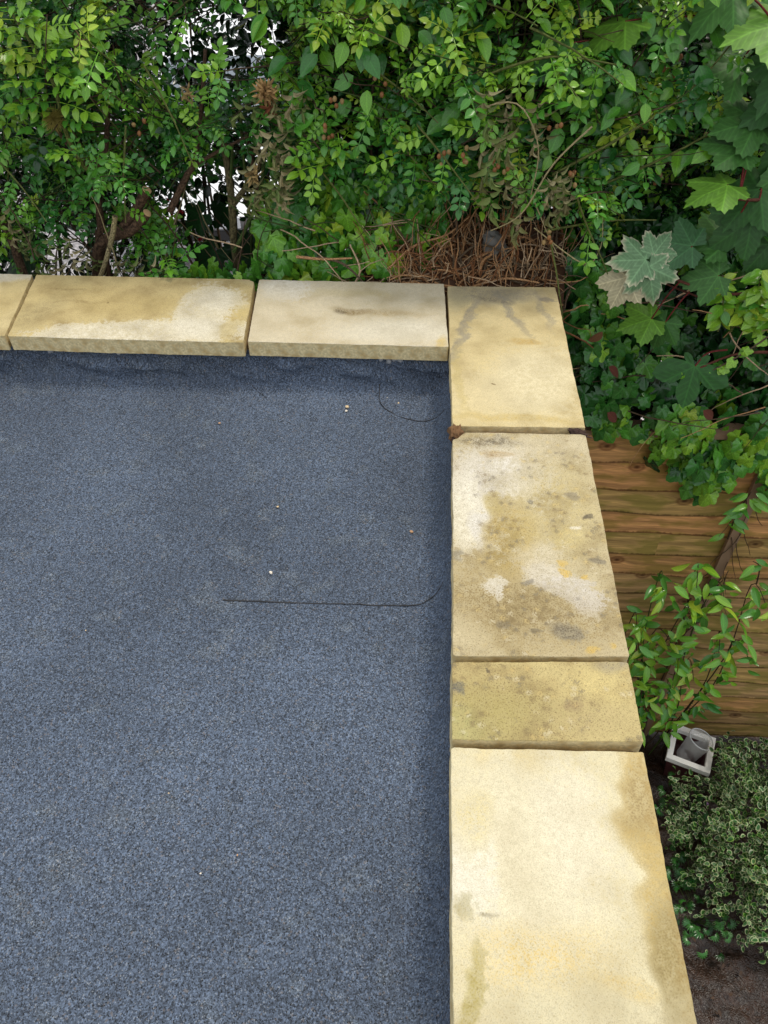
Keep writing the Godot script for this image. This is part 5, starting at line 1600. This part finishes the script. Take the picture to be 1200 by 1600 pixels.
func garden() -> void:
	# variegated shrub
	var e := thing("variegated_shrub", "rounded shrub of small green leaves edged with cream on the soil", "shrub", Vector3(1.66, GY, -1.44))
	var l := []
	var n := noise(95, 2.6, 3)
	for i in 8000:
		var a := R.randf() * TAU
		var h := sqrt(R.randf())
		var d := Vector3(cos(a) * h, sqrt(1 - h * h), sin(a) * h)
		var k := 1.0 + 0.45 * n.get_noise_3d(d.x * 1.2, d.y * 1.2, d.z * 1.2)
		k *= 1.0 - 0.22 * R.randf() * R.randf()
		var p := Vector3(d.x * 0.46 * k, 0.04 + d.y * 0.42 * k, d.z * 0.47 * k)
		var sc := R.randf_range(0.015, 0.031)
		var w := R.randf_range(0.45, 0.95)
		var c := Color(w, w, w * 0.9)
		if R.randf() < 0.25:
			c = Color(0.5, 0.75, 0.3) * w
		l.append([Transform3D(basis_of(d + rv(0.9), d + Vector3(0, 0.6, 0) + rv(0.6)).scaled(Vector3.ONE * sc), p + e.position), sc, c])
	var ranked := l
	ranked.sort_custom(func(u, v): return shows(u[0].origin, u[1]) * (1.0 + u[0].origin.y + 2.6) > shows(v[0].origin, v[1]) * (1.0 + v[0].origin.y + 2.6))
	var rest := []
	var cols := []
	for i in ranked.size():
		var xf: Transform3D = ranked[i][0]
		xf.origin -= e.position
		if i < 240:
			var c: Color = ranked[i][2]
			c = Color(snappedf(c.r, 0.2), snappedf(c.g, 0.2), snappedf(c.b, 0.2))
			part("leaf", LF.euo, tinted(MT.euo, c), e, xf)
		else:
			rest.append(xf)
			cols.append(ranked[i][2])
	stuff("foliage", LF.euo, MT.euo, rest, cols, e)
	for i in 16:
		var a := TAU * i / 16
		part("stem", tube_mesh(grow(Vector3(0, 0, 0), Vector3(cos(a), 1.0, sin(a)), 0.42, 0.3, 0.1, 0.04), 0.007, 0.003, 5), MT.cane_brown, e)
	# feathery small plants in front of the wall
	var names := ["small feathery plant with mauve flowers nearest the white square pot", "small feathery plant between the coping and the variegated shrub", "small feathery plant at the edge of the bare brown soil"]
	var spots := [Vector3(1.30, GY, -1.66), Vector3(1.28, GY, -1.40), Vector3(1.26, GY, -1.18)]
	for k in 3:
		var g := thing("garden_plant", names[k], "plant", spots[k], "feathery plants below the wall")
		l = []
		for i in 60:
			var a := R.randf() * TAU
			var d := Vector3(cos(a), R.randf_range(0.4, 1.6), sin(a)).normalized()
			var p: Vector3 = spots[k] + d * R.randf_range(0.05, 0.20)
			var sc := R.randf_range(0.02, 0.034)
			l.append([Transform3D(basis_of(Vector3(d.x, -0.2, d.z) + rv(0.5), Vector3(0, 1, 0.2) + rv(0.4)).scaled(Vector3.ONE * sc), p), sc, pal(2.4 + R.randf_range(-1, 1))])
			if i % 3 == 0:
				part("stalk", tube_mesh([Vector3.ZERO, (p - spots[k]) * 0.6 + Vector3(0, 0.01, 0), p - spots[k]], 0.0015, 0.001, 4), MT.cane, g)
		leaves_out(l, "feather", MT.plain_leaf, g, 60)
		if k == 0:
			for q in [Vector3(-0.04, 0.2, 0.02), Vector3(0.0, 0.17, 0.12), Vector3(0.06, 0.19, 0.03)]:
				var st := begin()
				for i in 5:
					var aa := TAU * i / 5
					leaflet(st, Transform3D(Basis(Vector3.UP, aa), Vector3.ZERO), 0.012, 0.01, 0.2, 0.1, 3, 0.6)
				part("flower", done(st), tinted(MT.dead, Color(0.5, 0.3, 0.6)), g, Transform3D(Basis(), q))
	# white square pot with a clear cup standing in it
	var rot := Basis(Vector3.UP, -0.37)
	var p := thing("square_pot", "white rimmed square plastic pot against the foot of the fence", "plant pot", Vector3(1.335, GY, -1.885))
	p.basis = rot
	var wh := mat(lin(0.90, 0.90, 0.86), 0.4)
	var mr := mat(lin(0.075, 0.022, 0.024), 0.5)
	var h := 0.235
	for i in 4:
		var bs := Basis(Vector3.UP, i * PI / 2)
		var st := begin()
		var A := 0.100
		var B := 0.074
		var P := [Vector3(-A, h, A), Vector3(A, h, A), Vector3(B, h, B), Vector3(-B, h, B)]
		st.set_smooth_group(-1)
		var dn := Vector3(0, -0.03, 0)
		quad(st, bs * P[3], bs * P[2], bs * P[1], bs * P[0])
		quad(st, bs * P[0], bs * P[1], bs * (P[1] + dn), bs * (P[0] + dn))
		quad(st, bs * P[2], bs * P[3], bs * (P[3] + dn), bs * (P[2] + dn))
		part("rim", done(st), wh, p)
		st = begin()
		st.set_smooth_group(-1)
		quad(st, bs * Vector3(-0.092, h - 0.03, 0.092), bs * Vector3(0.092, h - 0.03, 0.092), bs * Vector3(0.065, 0.0, 0.065), bs * Vector3(-0.065, 0.0, 0.065))
		quad(st, bs * Vector3(0.073, h - 0.03, 0.073), bs * Vector3(-0.073, h - 0.03, 0.073), bs * Vector3(-0.06, 0.0, 0.06), bs * Vector3(0.06, 0.0, 0.06))
		part("side", done(st), mr, p)
	part("compost", box_mesh(Vector3(-0.068, 0.04, -0.068), Vector3(0.068, 0.12, 0.068)), mat(lin(0.05, 0.02, 0.018), 0.9), p)
	var clear := mat(Color(0.97, 0.98, 0.98, 0.36), 0.4)
	clear.transparency = BaseMaterial3D.TRANSPARENCY_ALPHA
	clear.cull_mode = BaseMaterial3D.CULL_DISABLED
	var cup := thing("plastic_cup", "clear plastic cup leaning in the white square pot", "cup", Vector3(1.335, GY + 0.125, -1.895))
	cup.basis = Basis(Vector3(-0.35, 0, -1).normalized(), 0.28)
	var prof := [[0.0, 0.0], [0.043, 0.0], [0.045, 0.005], [0.056, 0.145], [0.060, 0.150], [0.060, 0.158], [0.056, 0.158]]
	var st := begin()
	st.set_smooth_group(0)
	for i in prof.size() - 1:
		for j in 28:
			var a0 := TAU * j / 28
			var a1 := TAU * (j + 1) / 28
			var f := func(q: Array, a: float): return Vector3(q[0] * cos(a), q[1], q[0] * sin(a))
			quad(st, f.call(prof[i], a0), f.call(prof[i], a1), f.call(prof[i + 1], a1), f.call(prof[i + 1], a0))
	part("wall", done(st), clear, cup)
	var tr := TorusMesh.new()
	tr.inner_radius = 0.056; tr.outer_radius = 0.061; tr.rings = 28; tr.ring_segments = 6
	part("lip", tr, mat(lin(0.62, 0.66, 0.68), 0.2), cup, Transform3D(Basis(), Vector3(0, 0.158, 0)))
	# bits of bark and dead leaf on the soil
	var mm := []
	var cs := []
	for i in 420:
		var q := Vector3(R.randf_range(0.9, 2.4), GY + 0.045, R.randf_range(-1.9, 0.3))
		mm.append(Transform3D(basis_of(Vector3(R.randf_range(-1, 1), R.randf_range(-0.15, 0.15), R.randf_range(-1, 1)), Vector3.UP + rv(0.4)).scaled(Vector3.ONE * R.randf_range(0.008, 0.026)), q))
		cs.append(Color(0.07, 0.042, 0.027) * R.randf_range(0.5, 1.5))
	var lit := Node3D.new()
	lit.name = "leaf_litter"
	stuff("leaf_litter", LF.broad, MT.dead, mm, cs, null)
	var ll := get_child(get_child_count() - 1)
	tag(ll, "dark dead leaves and bark bits scattered over the wet soil", "leaf litter")
	lit.free()

func roof_bits() -> void:
	# crumbs of stone and mortar lying on the felt
	var spots := [
		[-0.200, -1.556, 0.0080, "largest pale mortar crumb on the felt, in front of the back coping"], [-0.200, -1.540, 0.0060, "pale crumb touching the largest mortar crumb on the felt"],
		[-0.02, -1.130, 0.0060, "tan crumb on the felt left of the blotchy coping slab"], [-0.318, -1.19, 0.0050, "pale crumb on the open felt beyond the dark lap line"], [-0.302, -1.0, 0.0065, "white chip on the felt just above the dark lap line"],
		[-0.51, -1.475, 0.0045, "tan crumb on the felt in front of the long back slab"], [-0.07, -1.58, 0.0045, "upper crumb inside the curved felt patch"], [-0.10, -1.60, 0.004, "small crumb at the start of the curved felt patch"], [0.012, -1.56, 0.004, "crumb nearest the corner inside the curved felt patch"],
		[-0.632, -0.838, 0.0024, "tiny crumb left of the long dark lap line"], [-0.31, -0.41, 0.0024, "tiny crumb low on the felt, near the picture's foot"], [-0.26, -0.44, 0.0024, "tiny tan crumb right of another one low on the felt"], [-0.39, -0.53, 0.0022, "tiny brown crumb on the felt level with the largest near slab"]]
	var cols := [mat(s8(214, 190, 150), 0.9), mat(s8(224, 214, 196), 0.9), mat(s8(190, 150, 112), 0.9)]
	for i in spots.size():
		var s: Array = spots[i]
		var o := part("stone_crumb", lump(s[2] * 0.65, s[2] * 0.45, s[2] * 0.52, 0.3, 200 + i, 6, 8, 2.0), cols[i % 3], null, Transform3D(Basis(Vector3.UP, i * 1.3), Vector3(s[0], RY + s[2] * 0.38 + 0.001, s[1])))
		tag(o, s[3], "stone crumb", "stone crumbs on the roof felt")
